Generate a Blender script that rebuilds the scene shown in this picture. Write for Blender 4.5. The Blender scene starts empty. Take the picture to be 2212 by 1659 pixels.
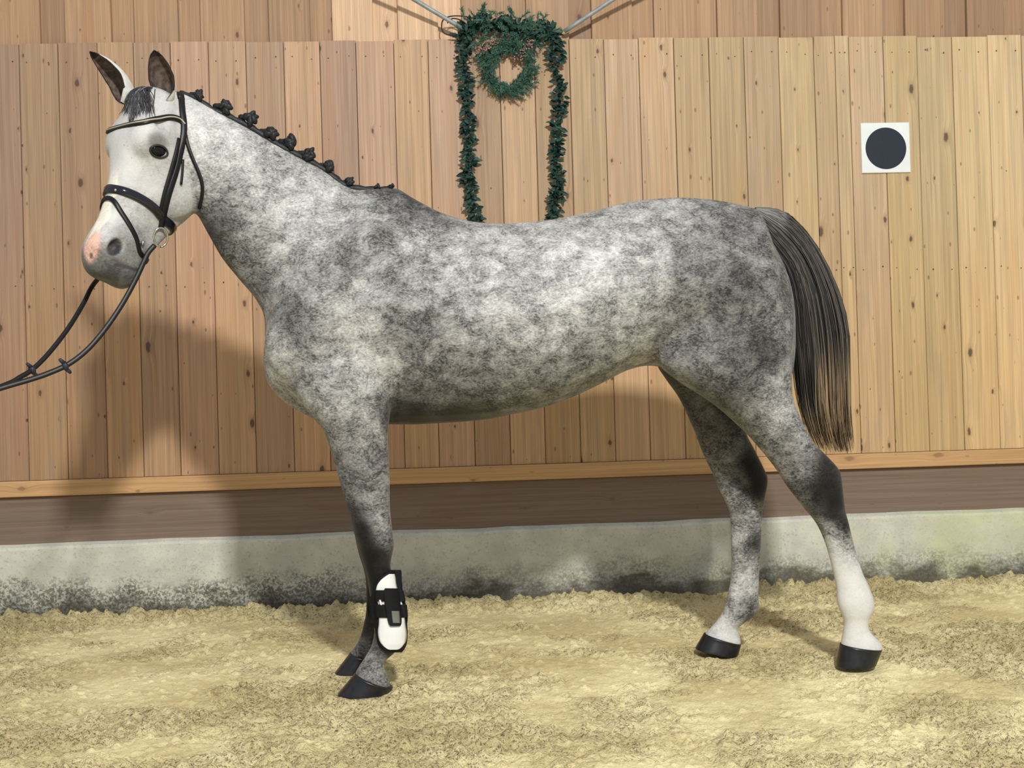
import bpy, bmesh, math, random
import numpy as np
from mathutils import Vector, Matrix
from mathutils.bvhtree import BVHTree
import openvdb
random.seed(7); RNG = np.random.default_rng(7)
scene = bpy.context.scene
COL = scene.collection

# ------------------------------------------------------------------ camera, world, light, exposure
IW, IH, F = 2212, 1659, 2600.0
CAM_H, CAM_D, YAW, PITCH, ROLL = 1.0553, 4.021, -.0675, .0208, -.0268
def _cam():
    cy, sy, cp, sp = math.cos(YAW), math.sin(YAW), math.cos(PITCH), math.sin(PITCH)
    fwd = np.array([-sy*cp, cy*cp, -sp]); right = np.array([cy, sy, 0.]); up = np.cross(right, fwd)
    cr, sr = math.cos(ROLL), math.sin(ROLL)
    return np.array([0., -CAM_D, CAM_H]), cr*right+sr*up, -sr*right+cr*up, fwd
CC, CR, CU, CF = _cam()
camd = bpy.data.cameras.new('camera'); camo = bpy.data.objects.new('camera', camd); COL.objects.link(camo)
camd.sensor_width = 36; camd.lens = F/IW*36; camd.clip_start = .05
camo.matrix_world = Matrix(((CR[0], CU[0], -CF[0], CC[0]), (CR[1], CU[1], -CF[1], CC[1]), (CR[2], CU[2], -CF[2], CC[2]), (0, 0, 0, 1)))
scene.camera = camo

world = bpy.data.worlds.new('hall_light'); scene.world = world; world.use_nodes = True
bg = world.node_tree.nodes['Background']; bg.inputs[0].default_value = (.93, .97, 1, 1); bg.inputs[1].default_value = .49

# the bright roof window of the riding hall behind the photographer
la = bpy.data.lights.new('roof_window_light', 'AREA'); la.shape = 'RECTANGLE'; la.size = .36; la.size_y = .32
la.energy = 425; la.color = (1, .97, .91)
lo = bpy.data.objects.new('roof_window_light', la); COL.objects.link(lo)
lo.location = (.98, -5.8, 4.6)
lo.rotation_euler = (Vector((0.2, .4, .9))-Vector(lo.location)).to_track_quat('-Z', 'Y').to_euler()

vs = scene.view_settings
scene.display_settings.display_device = 'sRGB'
vs.view_transform = 'Standard'; vs.look = 'None'; vs.gamma = 1; vs.exposure = .10; vs.use_curve_mapping = False

# ------------------------------------------------------------------ helpers
YW, TILT = 1.309, .0304
TT = math.tan(TILT)
def ray(x, y): return (x-IW/2)/F*CR-(y-IH/2)/F*CU+CF
def at(x, y, Y):                       # a pixel of the survey, at depth plane Y
    d = ray(x, y); return CC+(Y-CC[1])/d[1]*d
def onwall(x, y, off=0.):              # on the leaning kickboard, off metres in front of it
    d = ray(x, y); k = (YW-off+TT*CC[2]-CC[1])/(d[1]-TT*d[2]); return CC+k*d
def wy(z, off=0.): return YW+TT*z-off
def lin(c):
    c = np.asarray(c, float)/255.; return np.where(c <= .04045, c/12.92, ((c+.055)/1.055)**2.4)

def tag(o, label=None, cat=None, group=None, kind=None):
    if label: o['label'] = label
    if cat: o['category'] = cat
    if group: o['group'] = group
    if kind: o['kind'] = kind
    return o
def empty(name, loc, **k):
    o = bpy.data.objects.new(name, None); COL.objects.link(o); o.location = loc; o.empty_display_size = .1
    tag(o, **k); bpy.context.view_layer.update(); return o
def mkobj(name, v, f, m=None, parent=None, smooth=True, loc=None):
    me = bpy.data.meshes.new(name)
    v = np.asarray(v, float)
    if loc is not None: v = v-np.asarray(loc)
    me.from_pydata(v.tolist(), [], [list(map(int, q)) for q in f])
    if smooth: me.polygons.foreach_set('use_smooth', [True]*len(me.polygons))
    if m: me.materials.append(m)
    me.update()
    o = bpy.data.objects.new(name, me); COL.objects.link(o)
    if loc is not None: o.location = loc
    if parent is not None:
        o.parent = parent; o.matrix_parent_inverse = parent.matrix_world.inverted()
    return o
def parent_to(o, p):
    o.parent = p; o.matrix_parent_inverse = p.matrix_world.inverted()
class MB:
    def __init__(s): s.v = []; s.f = []
    def add(s, v, f):
        n = len(s.v); s.v += [tuple(p) for p in v]; s.f += [tuple(i+n for i in q) for q in f]; return s
    def obj(s, name, m, parent=None, smooth=True, loc=None): return mkobj(name, s.v, s.f, m, parent, smooth, loc)
def catmull(P, n, closed=False):
    P = np.asarray(P, float); m = len(P); out = []
    seg = m if closed else m-1
    for i in range(seg):
        if closed: a, b, c, d = P[(i-1) % m], P[i], P[(i+1) % m], P[(i+2) % m]
        else: a, b, c, d = P[max(i-1, 0)], P[i], P[i+1], P[min(i+2, m-1)]
        for k in range(n):
            t = k/n
            out.append(.5*((2*b)+(-a+c)*t+(2*a-5*b+4*c-d)*t*t+(-a+3*b-3*c+d)*t**3))
    if not closed: out.append(P[-1])
    return np.array(out)
def rings_mesh(rings, cap=True):
    R = np.asarray(rings); m, n = R.shape[:2]
    v = R.reshape(-1, 3); f = []
    for i in range(m-1):
        for j in range(n):
            f.append((i*n+j, i*n+(j+1) % n, (i+1)*n+(j+1) % n, (i+1)*n+j))
    v = [tuple(p) for p in v]
    if cap:
        v.append(tuple(R[0].mean(0))); c0 = len(v)-1; v.append(tuple(R[-1].mean(0))); c1 = len(v)-1
        for j in range(n):
            f.append((c0, (j+1) % n, j)); f.append((c1, (m-1)*n+j, (m-1)*n+(j+1) % n))
    return v, f
def tube(P, r, sides=8, squash=None):
    P = np.asarray(P, float); m = len(P)
    r = np.broadcast_to(np.asarray(r, float), (m,))
    T = np.gradient(P, axis=0); T /= np.linalg.norm(T, axis=1)[:, None]+1e-9
    up = np.array([.13, .31, .94]); rings = []
    for i in range(m):
        a = np.cross(T[i], up); a /= np.linalg.norm(a)+1e-9; b = np.cross(T[i], a)
        rings.append([P[i]+r[i]*(math.cos(th)*a+math.sin(th)*b) for th in np.linspace(0, 2*math.pi, sides, endpoint=False)])
    return rings_mesh(rings)
def ribbon(P, N, width, thick):        # a strap lying on a surface: P on the surface, N outwards
    P = np.asarray(P, float); N = np.asarray(N, float); m = len(P)
    T = np.gradient(P, axis=0); T /= np.linalg.norm(T, axis=1)[:, None]+1e-9
    w = np.broadcast_to(np.asarray(width, float), (m,))
    rings = []
    for i in range(m):
        n = N[i]-T[i]*(N[i]@T[i]); n /= np.linalg.norm(n)+1e-9
        s = np.cross(n, T[i])*w[i]/2; q = .22
        rings.append([P[i]-s-n*thick*.5, P[i]+s-n*thick*.5, P[i]+s+n*thick*.55, P[i]+s*(1-q)+n*thick, P[i]-s*(1-q)+n*thick, P[i]-s+n*thick*.55])
    return rings_mesh(rings)
def ellipsoid(c, ax, nu=16, nv=10):
    c = np.asarray(c); A = np.asarray(ax); rings = []
    for i in range(nv+1):
        ph = math.pi*(i+.02)/(nv+.04)
        rings.append([c+A[2]*math.cos(ph)+math.sin(ph)*(A[0]*math.cos(t)+A[1]*math.sin(t)) for t in np.linspace(0, 2*math.pi, nu, endpoint=False)])
    return rings_mesh(rings)
def box(lo, hi): 
    (a, b, c), (d, e, g) = lo, hi
    v = [(a,b,c),(d,b,c),(d,e,c),(a,e,c),(a,b,g),(d,b,g),(d,e,g),(a,e,g)]
    return v, [(0,3,2,1),(4,5,6,7),(0,1,5,4),(1,2,6,5),(2,3,7,6),(3,0,4,7)]
_lat = RNG.random((8, 257, 257))
def vnoise(x, y, s=0):
    xi = np.floor(x).astype(int); yi = np.floor(y).astype(int); u = x-xi; w = y-yi
    u = u*u*(3-2*u); w = w*w*(3-2*w); L = _lat[s % 8]
    g = lambda a, b: L[a % 256, b % 256]
    return (g(xi, yi)*(1-u)+g(xi+1, yi)*u)*(1-w)+(g(xi, yi+1)*(1-u)+g(xi+1, yi+1)*u)*w-.5

# ------------------------------------------------------------------ materials
class NT:
    def __init__(s, name):
        s.m = bpy.data.materials.new(name); s.m.use_nodes = True; s.t = s.m.node_tree
        s.b = s.t.nodes['Principled BSDF']
    def n(s, typ, ins=None, **kw):
        x = s.t.nodes.new('ShaderNode'+typ)
        for k, v in kw.items(): setattr(x, k, v)
        for k, v in (ins or {}).items(): s.set(x.inputs[k], v)
        return x
    def set(s, sock, v):
        if isinstance(v, bpy.types.NodeSocket): s.t.links.new(v, sock)
        elif isinstance(v, bpy.types.Node): s.t.links.new(v.outputs[0], sock)
        else: sock.default_value = v
    def math(s, op, a, b=0., c=0., clamp=False):
        return s.n('Math', {0: a, 1: b, 2: c}, operation=op, use_clamp=clamp).outputs[0]
    def mix(s, fac, a, b, blend='MIX'):
        x = s.n('Mix', data_type='RGBA', blend_type=blend)
        s.set(x.inputs[0], fac); s.set(x.inputs[6], a); s.set(x.inputs[7], b); return x.outputs[2]
    def noise(s, vec, scale, detail=2, rough=.5, dist=0):
        return s.n('TexNoise', {'Vector': vec, 'Scale': scale, 'Detail': detail, 'Roughness': rough, 'Distortion': dist})
    def ramp(s, fac, lo, hi, a=0., b=1.):
        return s.n('MapRange', {0: fac, 1: lo, 2: hi, 3: a, 4: b}, interpolation_type='SMOOTHSTEP').outputs[0]
    def vmul(s, vec, k): return s.n('VectorMath', {0: vec, 1: k}, operation='MULTIPLY').outputs[0]
    def bump(s, h, strength, dist):
        s.set(s.b.inputs['Normal'], s.n('Bump', {'Height': h, 'Strength': strength, 'Distance': dist}).outputs[0])
    def rough(s, v, spec=.3):
        s.set(s.b.inputs['Roughness'], v); s.b.inputs['Specular IOR Level'].default_value = spec
    def out(s, col): s.set(s.b.inputs['Base Color'], col); return s.m
def c4(r, g, b): return (*[float(x) for x in lin((r, g, b))], 1)
def plain(name, rgb, rough=.5, spec=.4, metal=0., noise=.0, nscale=80):
    t = NT(name); t.rough(rough, spec); t.b.inputs['Metallic'].default_value = metal
    co = t.n('TexCoord').outputs['Object']
    nz = t.noise(co, nscale, 3).outputs[0]
    k = t.ramp(nz, .3, .7, 1-noise, 1+noise)
    return t.out(t.mix(1., c4(*rgb), t.n('CombineColor', {0: k, 1: k, 2: k}).outputs[0], 'MULTIPLY'))
def wood_material(name, horiz=False, knots=1., contrast=1., dirt=0.):
    t = NT(name); info = t.n('ObjectInfo')
    co = t.n('TexCoord').outputs['Object']
    if horiz:
        sp = t.n('SeparateXYZ', {0: co}); co = t.n('CombineXYZ', {0: sp.outputs[2], 1: sp.outputs[1], 2: sp.outputs[0]}).outputs[0]
    off = t.math('MULTIPLY', info.outputs['Random'], 37.3)
    offv = t.n('CombineXYZ', {0: off, 1: off, 2: off}).outputs[0]
    co = t.n('VectorMath', {0: co, 1: offv}, operation='ADD').outputs[0]
    # knots
    kc = t.vmul(co, (6.5, 3., 3.1))
    vo = t.n('TexVoronoi', {'Vector': kc, 'Scale': 1., 'Randomness': .9}, voronoi_dimensions='2D')
    xz = t.n('SeparateXYZ', {0: kc}); kv = t.n('CombineXYZ', {0: xz.outputs[0], 1: xz.outputs[2]}).outputs[0]
    t.set(vo.inputs['Vector'], kv)
    wob = t.math('MULTIPLY_ADD', t.noise(co, 60, 1).outputs[0], .05, -.025)
    d = t.math('ADD', vo.outputs['Distance'], wob)
    rr = t.math('POWER', t.n('SeparateColor', {0: vo.outputs['Color']}).outputs[0], 2.2)
    rad = t.math('MULTIPLY_ADD', rr, .075, .010)
    q = t.math('DIVIDE', d, rad)
    knot = t.math('MULTIPLY', t.ramp(q, .55, 1.15, 1., 0.), .8*knots)
    halo = t.math('MULTIPLY', t.ramp(q, .8, 2.6, 1., 0.), .3*knots)
    vs2 = t.n('TexVoronoi', {'Vector': t.n('VectorMath', {0: kv, 1: (2.3, 2.1, 1)}, operation='MULTIPLY').outputs[0], 'Scale': 1., 'Randomness': 1.}, voronoi_dimensions='2D')
    r2 = t.math('MULTIPLY_ADD', t.math('POWER', t.n('SeparateColor', {0: vs2.outputs['Color']}).outputs[1], 3.), .085, .0)
    q2 = t.math('DIVIDE', vs2.outputs['Distance'], t.math('MAXIMUM', r2, .004))
    knot2 = t.math('MULTIPLY', t.ramp(q2, .5, 1.2, 1., 0.), .6*knots)
    # grain: lines along the board, pushed aside round the knots
    push = t.math('MULTIPLY', t.ramp(q, .5, 4., 1., 0.), .012)
    gx = t.n('CombineXYZ', {0: push, 1: 0., 2: 0.}).outputs[0]
    gco = t.n('VectorMath', {0: co, 1: gx}, operation='ADD').outputs[0]
    g1 = t.noise(t.vmul(gco, (75, 30, 1.1)), 1., 3, .6, .4).outputs[0]
    g2 = t.noise(t.vmul(gco, (240, 60, 3.)), 1., 2, .6).outputs[0]
    g3 = t.noise(t.vmul(co, (11, 6, .9)), 1., 3, .55).outputs[0]
    base = info.outputs['Color']
    k = t.math('ADD', t.math('MULTIPLY_ADD', g1, .9*contrast, 1-.45*contrast), t.math('MULTIPLY_ADD', g2, .6*contrast, -.3*contrast))
    col = t.mix(1., base, t.n('CombineColor', {0: k, 1: k, 2: k}).outputs[0], 'MULTIPLY')
    warm = t.ramp(g3, .52, .75)
    col = t.mix(t.math('MULTIPLY', warm, .45), col, t.mix(1., base, (1.02, .86, .72, 1), 'MULTIPLY'))
    zz = t.n('SeparateXYZ', {0: t.n('NewGeometry').outputs['Position']}).outputs[2]
    col = t.mix(t.ramp(zz, .9, 2.0, 1., 0.), col, t.mix(1., col, (1.05, .97, .85, 1), 'MULTIPLY'))     # more honey-coloured towards the bottom of the wall
    gry = t.ramp(t.noise(t.vmul(co, (9, 5, 1.6)), 1., 4, .6).outputs[0], .56, .72)
    col = t.mix(t.math('MULTIPLY', gry, .4+dirt), col, t.mix(.55, base, c4(140, 128, 118)))
    col = t.mix(halo, col, t.mix(1., base, (.55, .45, .38, 1), 'MULTIPLY'))
    col = t.mix(knot2, col, c4(96, 72, 60))
    col = t.mix(knot, col, c4(70, 54, 50))
    t.rough(.62, .25); t.bump(t.math('ADD', g1, t.math('MULTIPLY', g2, .5)), .25, .002)
    return t.out(col)

M_WOOD = wood_material('kickboard_wood')
M_WOOD2 = wood_material('upper_board_wood', knots=.9)
M_RAIL = wood_material('rail_wood', horiz=True, knots=.5)
M_BEAM = wood_material('old_beam_wood', horiz=True, knots=.25, contrast=.8, dirt=.2)
def concrete_material():
    t = NT('concrete'); geo = t.n('NewGeometry'); pos = geo.outputs['Position']; sp = t.n('SeparateXYZ', {0: pos})
    n1 = t.noise(pos, 7, 5, .6).outputs[0]; n2 = t.noise(pos, 90, 3, .6).outputs[0]
    col = t.mix(t.ramp(n1, .35, .68), c4(196, 196, 186), c4(217, 215, 201))
    col = t.mix(t.math('MULTIPLY', t.ramp(n2, .55, .72), .45), col, c4(140, 140, 130))
    alg = t.math('MULTIPLY', t.ramp(sp.outputs[0], .2, 2.4, .05, .6), t.ramp(t.noise(pos, 4, 4, .6).outputs[0], .35, .7))
    col = t.mix(alg, col, c4(196, 202, 152))
    hz = t.math('ADD', sp.outputs[2], t.math('MULTIPLY_ADD', t.noise(t.vmul(pos, (5, 5, 9)), 1., 5, .7).outputs[0], .34, -.17))
    splash = t.math('MULTIPLY', t.math('MULTIPLY', t.ramp(hz, .08, .17, 1., 0.), t.ramp(sp.outputs[0], -.9, .3, 1., .5)), t.ramp(t.noise(pos, 100, 3, .7).outputs[0], .42, .56))
    col = t.mix(t.math('MULTIPLY', splash, .8), col, c4(84, 82, 72))
    damp = t.ramp(hz, .01, .10, 1., 0.)
    col = t.mix(t.math('MULTIPLY', damp, .8), col, c4(72, 66, 52))
    t.rough(.85, .2); t.bump(t.math('ADD', n2, n1), .4, .004)
    return t.out(col)
M_CONC = concrete_material()
def sand_material():
    t = NT('arena_sand'); pos = t.n('NewGeometry').outputs['Position']
    n1 = t.noise(pos, 2.2, 4, .6).outputs[0]; n2 = t.noise(pos, 105, 3, .7).outputs[0]; n3 = t.noise(pos, 28, 3, .6).outputs[0]
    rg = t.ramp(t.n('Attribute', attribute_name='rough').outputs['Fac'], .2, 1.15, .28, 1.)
    col = t.mix(t.ramp(n1, .38, .66), c4(212, 197, 148), c4(243, 231, 182))
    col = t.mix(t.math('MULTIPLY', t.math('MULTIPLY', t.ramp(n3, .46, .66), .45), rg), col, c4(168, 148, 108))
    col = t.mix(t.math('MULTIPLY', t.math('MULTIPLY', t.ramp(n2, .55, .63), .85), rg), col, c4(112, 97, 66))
    col = t.mix(t.math('MULTIPLY', t.ramp(n2, .44, .30), .4), col, c4(232, 216, 172))
    t.rough(.95, .1); t.bump(t.math('MULTIPLY', t.math('SUBTRACT', t.math('MULTIPLY', n3, 1.2), n2), rg), 1., .016)
    return t.out(col)
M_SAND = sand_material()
def coat_material():
    t = NT('dapple_grey_coat'); co = t.n('TexCoord').outputs['Object']
    base = t.n('Attribute', attribute_name='coat').outputs['Color']
    dap = t.n('Attribute', attribute_name='dapple').outputs['Fac']
    w = t.n('VectorMath', {0: co, 1: t.n('VectorMath', {0: t.noise(co, 9, 2).outputs['Color'], 1: (.05, .05, .05)}, operation='MULTIPLY').outputs[0]}, operation='ADD').outputs[0]
    vo = t.n('TexVoronoi', {'Vector': t.vmul(w, (17, 14, 20)), 'Scale': 1., 'Smoothness': .9, 'Randomness': 1.}, feature='SMOOTH_F1')
    spot = t.ramp(vo.outputs['Distance'], .15, .62, 1., 0.)
    n1 = t.noise(t.vmul(w, (38, 32, 50)), 1., 4, .68).outputs[0]
    n2 = t.noise(t.vmul(w, (120, 90, 210)), 1., 3, .65, .5).outputs[0]
    s = t.math('ADD', t.math('MULTIPLY_ADD', spot, .8, -.35), t.math('MULTIPLY_ADD', n1, 3.2, -1.6))
    s = t.math('ADD', s, t.math('MULTIPLY_ADD', n2, 4.6, -2.3))
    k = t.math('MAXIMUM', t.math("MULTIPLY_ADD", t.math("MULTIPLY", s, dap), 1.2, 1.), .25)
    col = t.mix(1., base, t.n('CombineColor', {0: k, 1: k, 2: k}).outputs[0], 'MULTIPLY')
    # flea-bitten specks on the pale head
    sk = t.n('TexVoronoi', {'Vector': co, 'Scale': 95.}); 
    sm = t.math('MULTIPLY', t.ramp(sk.outputs['Distance'], .12, .3, 1., 0.), t.ramp(t.n('SeparateColor', {0: sk.outputs['Color']}).outputs[0], .7, .8))
    pale = t.n('Attribute', attribute_name='speck').outputs['Fac']
    col = t.mix(t.math('MULTIPLY', t.math('MULTIPLY', sm, pale), .4), col, c4(110, 105, 100))
    t.rough(.5, .22); t.bump(t.math('ADD', n2, t.math('MULTIPLY', n1, .4)), .18, .003)
    t.b.inputs['Sheen Weight'].default_value = .12
    return t.out(col)
M_COAT = coat_material()
def hair_material(name):
    t = NT(name); base = t.n('Attribute', attribute_name='coat').outputs['Color']
    t.rough(.38, .45); return t.out(base)
M_HAIR = hair_material('tail_hair')
M_MANE = plain('mane_hair', (33, 34, 38), .5, .3, noise=.35, nscale=260)
M_EARIN = plain('ear_inner_fur', (92, 80, 74), .9, .05, noise=.4, nscale=60)
M_RIM = plain('ear_rim', (52, 48, 46), .8, .1)
M_HOOF = plain('oiled_hoof', (26, 27, 32), .32, .5, noise=.25, nscale=60)
M_LEATH = plain('black_leather', (15, 15, 17), .42, .35, noise=.15)
M_PATENT = plain('patent_leather', (14, 15, 26), .1, .7)
M_PIPE = plain('pale_piping', (176, 166, 142), .45, .4)
M_STEEL = plain('bit_steel', (205, 205, 200), .18, .5, 1.)
M_EYE = plain('eye_black', (8, 8, 10), .12, .4)
M_LID = plain('eyelid_skin', (44, 42, 42), .55, .3)
M_BOOTW = plain('white_boot_shell', (236, 239, 239), .3, .45)
M_BOOTB = plain('black_neoprene', (17, 18, 22), .7, .25, noise=.15)
M_TABG = plain('grey_rubber_patch', (112, 116, 108), .5, .3)
M_RUBBER = plain('rein_stop_rubber', (44, 46, 58), .5, .35)
M_PLATE = plain('white_plate', (226, 231, 231), .45, .35, noise=.03, nscale=12)
def disc_material():
    t = NT('black_disc'); co = t.n('TexCoord').outputs['Object']
    sc = t.noise(t.vmul(co, (40, 40, 9)), 1., 3, .7, 2.).outputs[0]
    t.rough(.5, .3); return t.out(t.mix(t.ramp(sc, .62, .75, 0., .35), c4(32, 40, 52), c4(92, 104, 114)))
M_DISC = disc_material()
M_GALV = plain('galvanised_steel', (150, 160, 164), .42, .5, .35, noise=.15, nscale=30)
M_NAIL = plain('nail_head', (70, 58, 52), .6, .3)
M_CABLE = plain('black_cable', (24, 30, 38), .5, .4)
def leaf_material(name, a, b):
    t = NT(name); info = t.n('ObjectInfo'); r = info.outputs['Random']
    nz = t.noise(t.n('NewGeometry').outputs['Position'], 55, 2).outputs[0]
    t.rough(.5, .3); return t.out(t.mix(t.math('MULTIPLY_ADD', r, .6, t.math('MULTIPLY', nz, .5), True), c4(*a), c4(*b)))
M_LEAF = leaf_material('garland_leaf', (22, 50, 46), (54, 88, 78))
M_FIR = leaf_material('fir_needle', (28, 66, 58), (72, 110, 92))
M_BERRY = plain('pale_red_berry', (168, 120, 112), .35, .5, noise=.3, nscale=40)
M_STEM = plain('brown_stem', (52, 46, 38), .8, .2)

# ------------------------------------------------------------------ the wall
XL, XR = -5., 6.
Z_RAIL_B, Z_RAIL_T = float(onwall(1107, 1033.5)[2])-.012, 0
Z_RAIL_T = float(np.mean([onwall(0, 1039)[2], onwall(2212, 970)[2], onwall(700, 1015)[2]]))
Z_RAIL_B = float(np.mean([onwall(0, 1075)[2], onwall(2212, 1002)[2], onwall(730, 1049)[2]]))
Z_BEAM_B = float(np.mean([onwall(0, 1164)[2], onwall(2212, 1100)[2]]))
Z_TOP = 2.487
wall = mkobj('wall_back', *box((XL, 1.47, -.3), (XR, 1.60, 3.9)), plain('wall_backing', (70, 58, 48), .9), smooth=False)
tag(wall, kind='structure')
wall2 = None
def board(name, u0, u1, z0, z1, face_y, thick, tilt, mat, colour, gap=.0011, ch=.0018, par=None):
    w = (u1-u0)/2-gap; h = (z1-z0)
    sec = [(-w, thick), (-w, ch*1.3), (-w+ch, 0), (w-ch, 0), (w, ch*1.3), (w, thick)]
    nz = 2
    v = [(x, y, z) for z in (0, h) for x, y in sec]; n = len(sec)
    f = [(j, (j+1) % n, n+(j+1) % n, n+j) for j in range(n)]+[tuple(range(n-1, -1, -1)), tuple(range(n, 2*n))]
    o = mkobj(name, v, f, mat, None, smooth=False)
    o.location = ((u0+u1)/2, face_y, z0); o.rotation_euler = (-tilt, 0, 0); o.color = (*colour, 1)
    bpy.context.view_layer.update()
    if par is not None: parent_to(o, par)
    return o
# lower kickboard planks
seams = [-40, 40, 124, 209, 287, 367, 449, 530, 612, 690, 768, 850, 924, 1001, 1078, 1153, 1229, 1304, 1379, 1455, 1530, 1606, 1681, 1757, 1803, 1833, 1907, 1980, 2056, 2133, 2206]
topx = [0, 960, 1230, 1700, 2212]; topy = [100, 98.3, 95, 88, 79]
us = [float(onwall(x, np.interp(x, topx, topy))[0]) for x in seams]
w0 = .165
while us[0] > XL+.2: us.insert(0, us[0]-w0*random.uniform(.94, 1.05))
while us[-1] < XR-.2: us.append(us[-1]+w0*random.uniform(.94, 1.05))
for a, b in zip(us[:-1], us[1:]):
    m = (a+b)/2
    k = min(max((m+.35)/2.6, 0), 1)
    base = np.array([(1-k)*176+k*196, (1-k)*145+k*171, (1-k)*119+k*135])
    base = base*random.choice([.93, .96, .98, 1., 1.02, 1.04])*random.uniform(.97, 1.02)
    base += np.array([random.uniform(-3, 1), 0, random.uniform(-4, 5)])
    zt = Z_TOP+random.uniform(-.004, .004)-(.004 if (m < -1.5 or m > 2.3) else 0)
    jit = random.uniform(0, .003)
    o = board('plank', a, b, Z_RAIL_T, zt, wy(Z_RAIL_T)+jit, .028, TILT, M_WOOD, tuple(lin(base)), par=wall)
# upper board-on-board cladding, wide boards proud of narrow ones
ub = [-58, -5, 86, 139, 240, 289, 385, 432, 528, 580, 670, 717, 806, 859, 947, 997, 1090, 1137, 1230, 1278, 1367, 1413, 1502, 1550, 1638, 1686, 1776, 1821, 1909, 1956, 2042, 2090, 2179, 2226]
uu = [float(at(x, 60, 1.40)[0]) for x in ub]
while uu[0] > XL+.3: uu[:0] = [uu[0]-.29, uu[0]-.10]
while uu[-1] < XR-.3: uu += [uu[-1]+.19, uu[-1]+.29]
i0 = uu.index(float(at(86, 60, 1.40)[0]))
for i, (a, b) in enumerate(zip(uu[:-1], uu[1:])):
    narrow = (i-i0) % 2 == 0
    m = (a+b)/2; px = np.interp(m, [float(at(x, 60, 1.40)[0]) for x in (0, 2212)], [0, 2212])
    base = np.array([166, 135, 107.])*random.uniform(.92, 1.05)
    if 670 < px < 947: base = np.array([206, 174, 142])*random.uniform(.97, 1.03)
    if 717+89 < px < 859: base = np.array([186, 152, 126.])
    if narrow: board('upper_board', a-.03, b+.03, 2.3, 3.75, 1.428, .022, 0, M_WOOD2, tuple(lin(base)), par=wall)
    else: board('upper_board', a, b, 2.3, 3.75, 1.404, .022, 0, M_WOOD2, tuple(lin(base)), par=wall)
# nail heads (two per plank in rows)
nb = MB()
for a, b in zip(us[:-1], us[1:]):
    for z in (2.41, 1.42, .57):
        for fx in (.22, .78):
            zz = z+random.uniform(-.012, .012); x = a+(b-a)*fx+random.uniform(-.008, .008); r = random.uniform(.0022, .0034)
            v = [(x+r*math.cos(t), wy(zz, -.0005)-.0012, zz+r*math.sin(t)) for t in np.linspace(0, 2*math.pi, 6, endpoint=False)]
            v2 = [(p[0], p[1]+.004, p[2]) for p in v]
            nb.add(v+v2, [(5, 4, 3, 2, 1, 0)]+[(j, (j+1) % 6, 6+(j+1) % 6, 6+j) for j in range(6)])
o = nb.obj('nail_heads', M_NAIL, wall, smooth=False); tag(o, kind='stuff')
# rail, old beam, concrete kerb
def hbar(name, y0, y1, z0, z1, mat, colour, bev=.003):
    sec = [(y0, z0+bev), (y0, z1-bev), (y0+bev, z1), (y1, z1), (y1, z0), (y0+bev, z0)]
    xs = np.linspace(XL, XR, 30); rings = [[(x-XL, y, z) for y, z in sec] for x in xs]
    v, f = rings_mesh(rings); o = mkobj(name, v, f, mat, smooth=False); o.location = (XL, 0, 0); o.color = (*colour, 1); return o
yr = wy(Z_RAIL_T)
o = hbar('trim_1', yr-.012, yr+.06, Z_RAIL_B, Z_RAIL_T-.002, M_RAIL, tuple(lin((190, 157, 120)))); tag(o, kind='structure')
o = hbar('trim_2', yr+.016, yr+.12, Z_BEAM_B-.02, Z_RAIL_B+.0, M_BEAM, tuple(lin((124, 111, 104))), .006); tag(o, kind='structure')
yk = YW-.004; sec = [(yk, -.25), (yk, .15), (yk+.004, Z_BEAM_B-.035), (yk+.012, Z_BEAM_B-.024), (yk+.06, Z_BEAM_B-.004), (yk+.13, Z_BEAM_B-.003), (yk+.13, -.25)]
xs = np.linspace(XL, XR, 160)
rings = [[(x, y+.004*float(vnoise(np.array(x*3.), np.array(z*9.), 1)), z+(.010*float(vnoise(np.array(x*6.), np.array(4.2), 2)) if z > .2 else 0)) for y, z in sec] for x in xs]
o = mkobj('baseboard_back', *rings_mesh(rings), M_CONC, smooth=False); tag(o, kind='structure')

# ------------------------------------------------------------------ the sand floor
xs = np.concatenate([np.linspace(-5.4, -2.25, 24)[:-1], np.arange(-2.25, 3.05, .0062), np.linspace(3.05, 6.4, 24)[1:]])
ys = np.concatenate([np.linspace(-6.5, -1.15, 26)[:-1], np.arange(-1.15, 1.335, .0066)])
X, Y = np.meshgrid(xs, ys)
ny_ = len(ys)
Z = .022*vnoise(X*1.7, Y*1.7, 0)+.012*vnoise(X*5, Y*5, 1)
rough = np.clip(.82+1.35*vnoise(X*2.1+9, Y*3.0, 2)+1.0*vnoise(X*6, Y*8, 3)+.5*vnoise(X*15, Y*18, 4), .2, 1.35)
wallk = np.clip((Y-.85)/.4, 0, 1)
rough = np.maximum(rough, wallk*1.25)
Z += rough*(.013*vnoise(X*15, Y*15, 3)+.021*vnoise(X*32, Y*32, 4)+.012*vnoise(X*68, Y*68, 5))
# clods
ix0 = int(np.searchsorted(xs, -2.25)); iy0 = int(np.searchsorted(ys, -1.15))
dx, dy = .0062, .0066
for _ in range(42000):
    cx = RNG.uniform(-2.2, 3.0); cy = RNG.uniform(-1.12, 1.28)
    r = .005+.011*RNG.random()**4
    if cy > 1.0: r *= 1.35
    jx = ix0+int((cx+2.25)/dx); jy = iy0+int((cy+1.15)/dy)
    if RNG.random() > rough[min(jy, len(ys)-1), min(jx, len(xs)-1)]*.9: continue
    kx = int(r/dx)+1; ky = int(r/dy)+1
    sl = (slice(max(jy-ky, 0), jy+ky+1), slice(max(jx-kx, 0), jx+kx+1))
    q = ((X[sl]-cx)/r)**2+((Y[sl]-cy)/(r*RNG.uniform(.6, 1.1)))**2
    Z[sl] += np.sqrt(np.clip(1-q, 0, None))*r*.55
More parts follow.
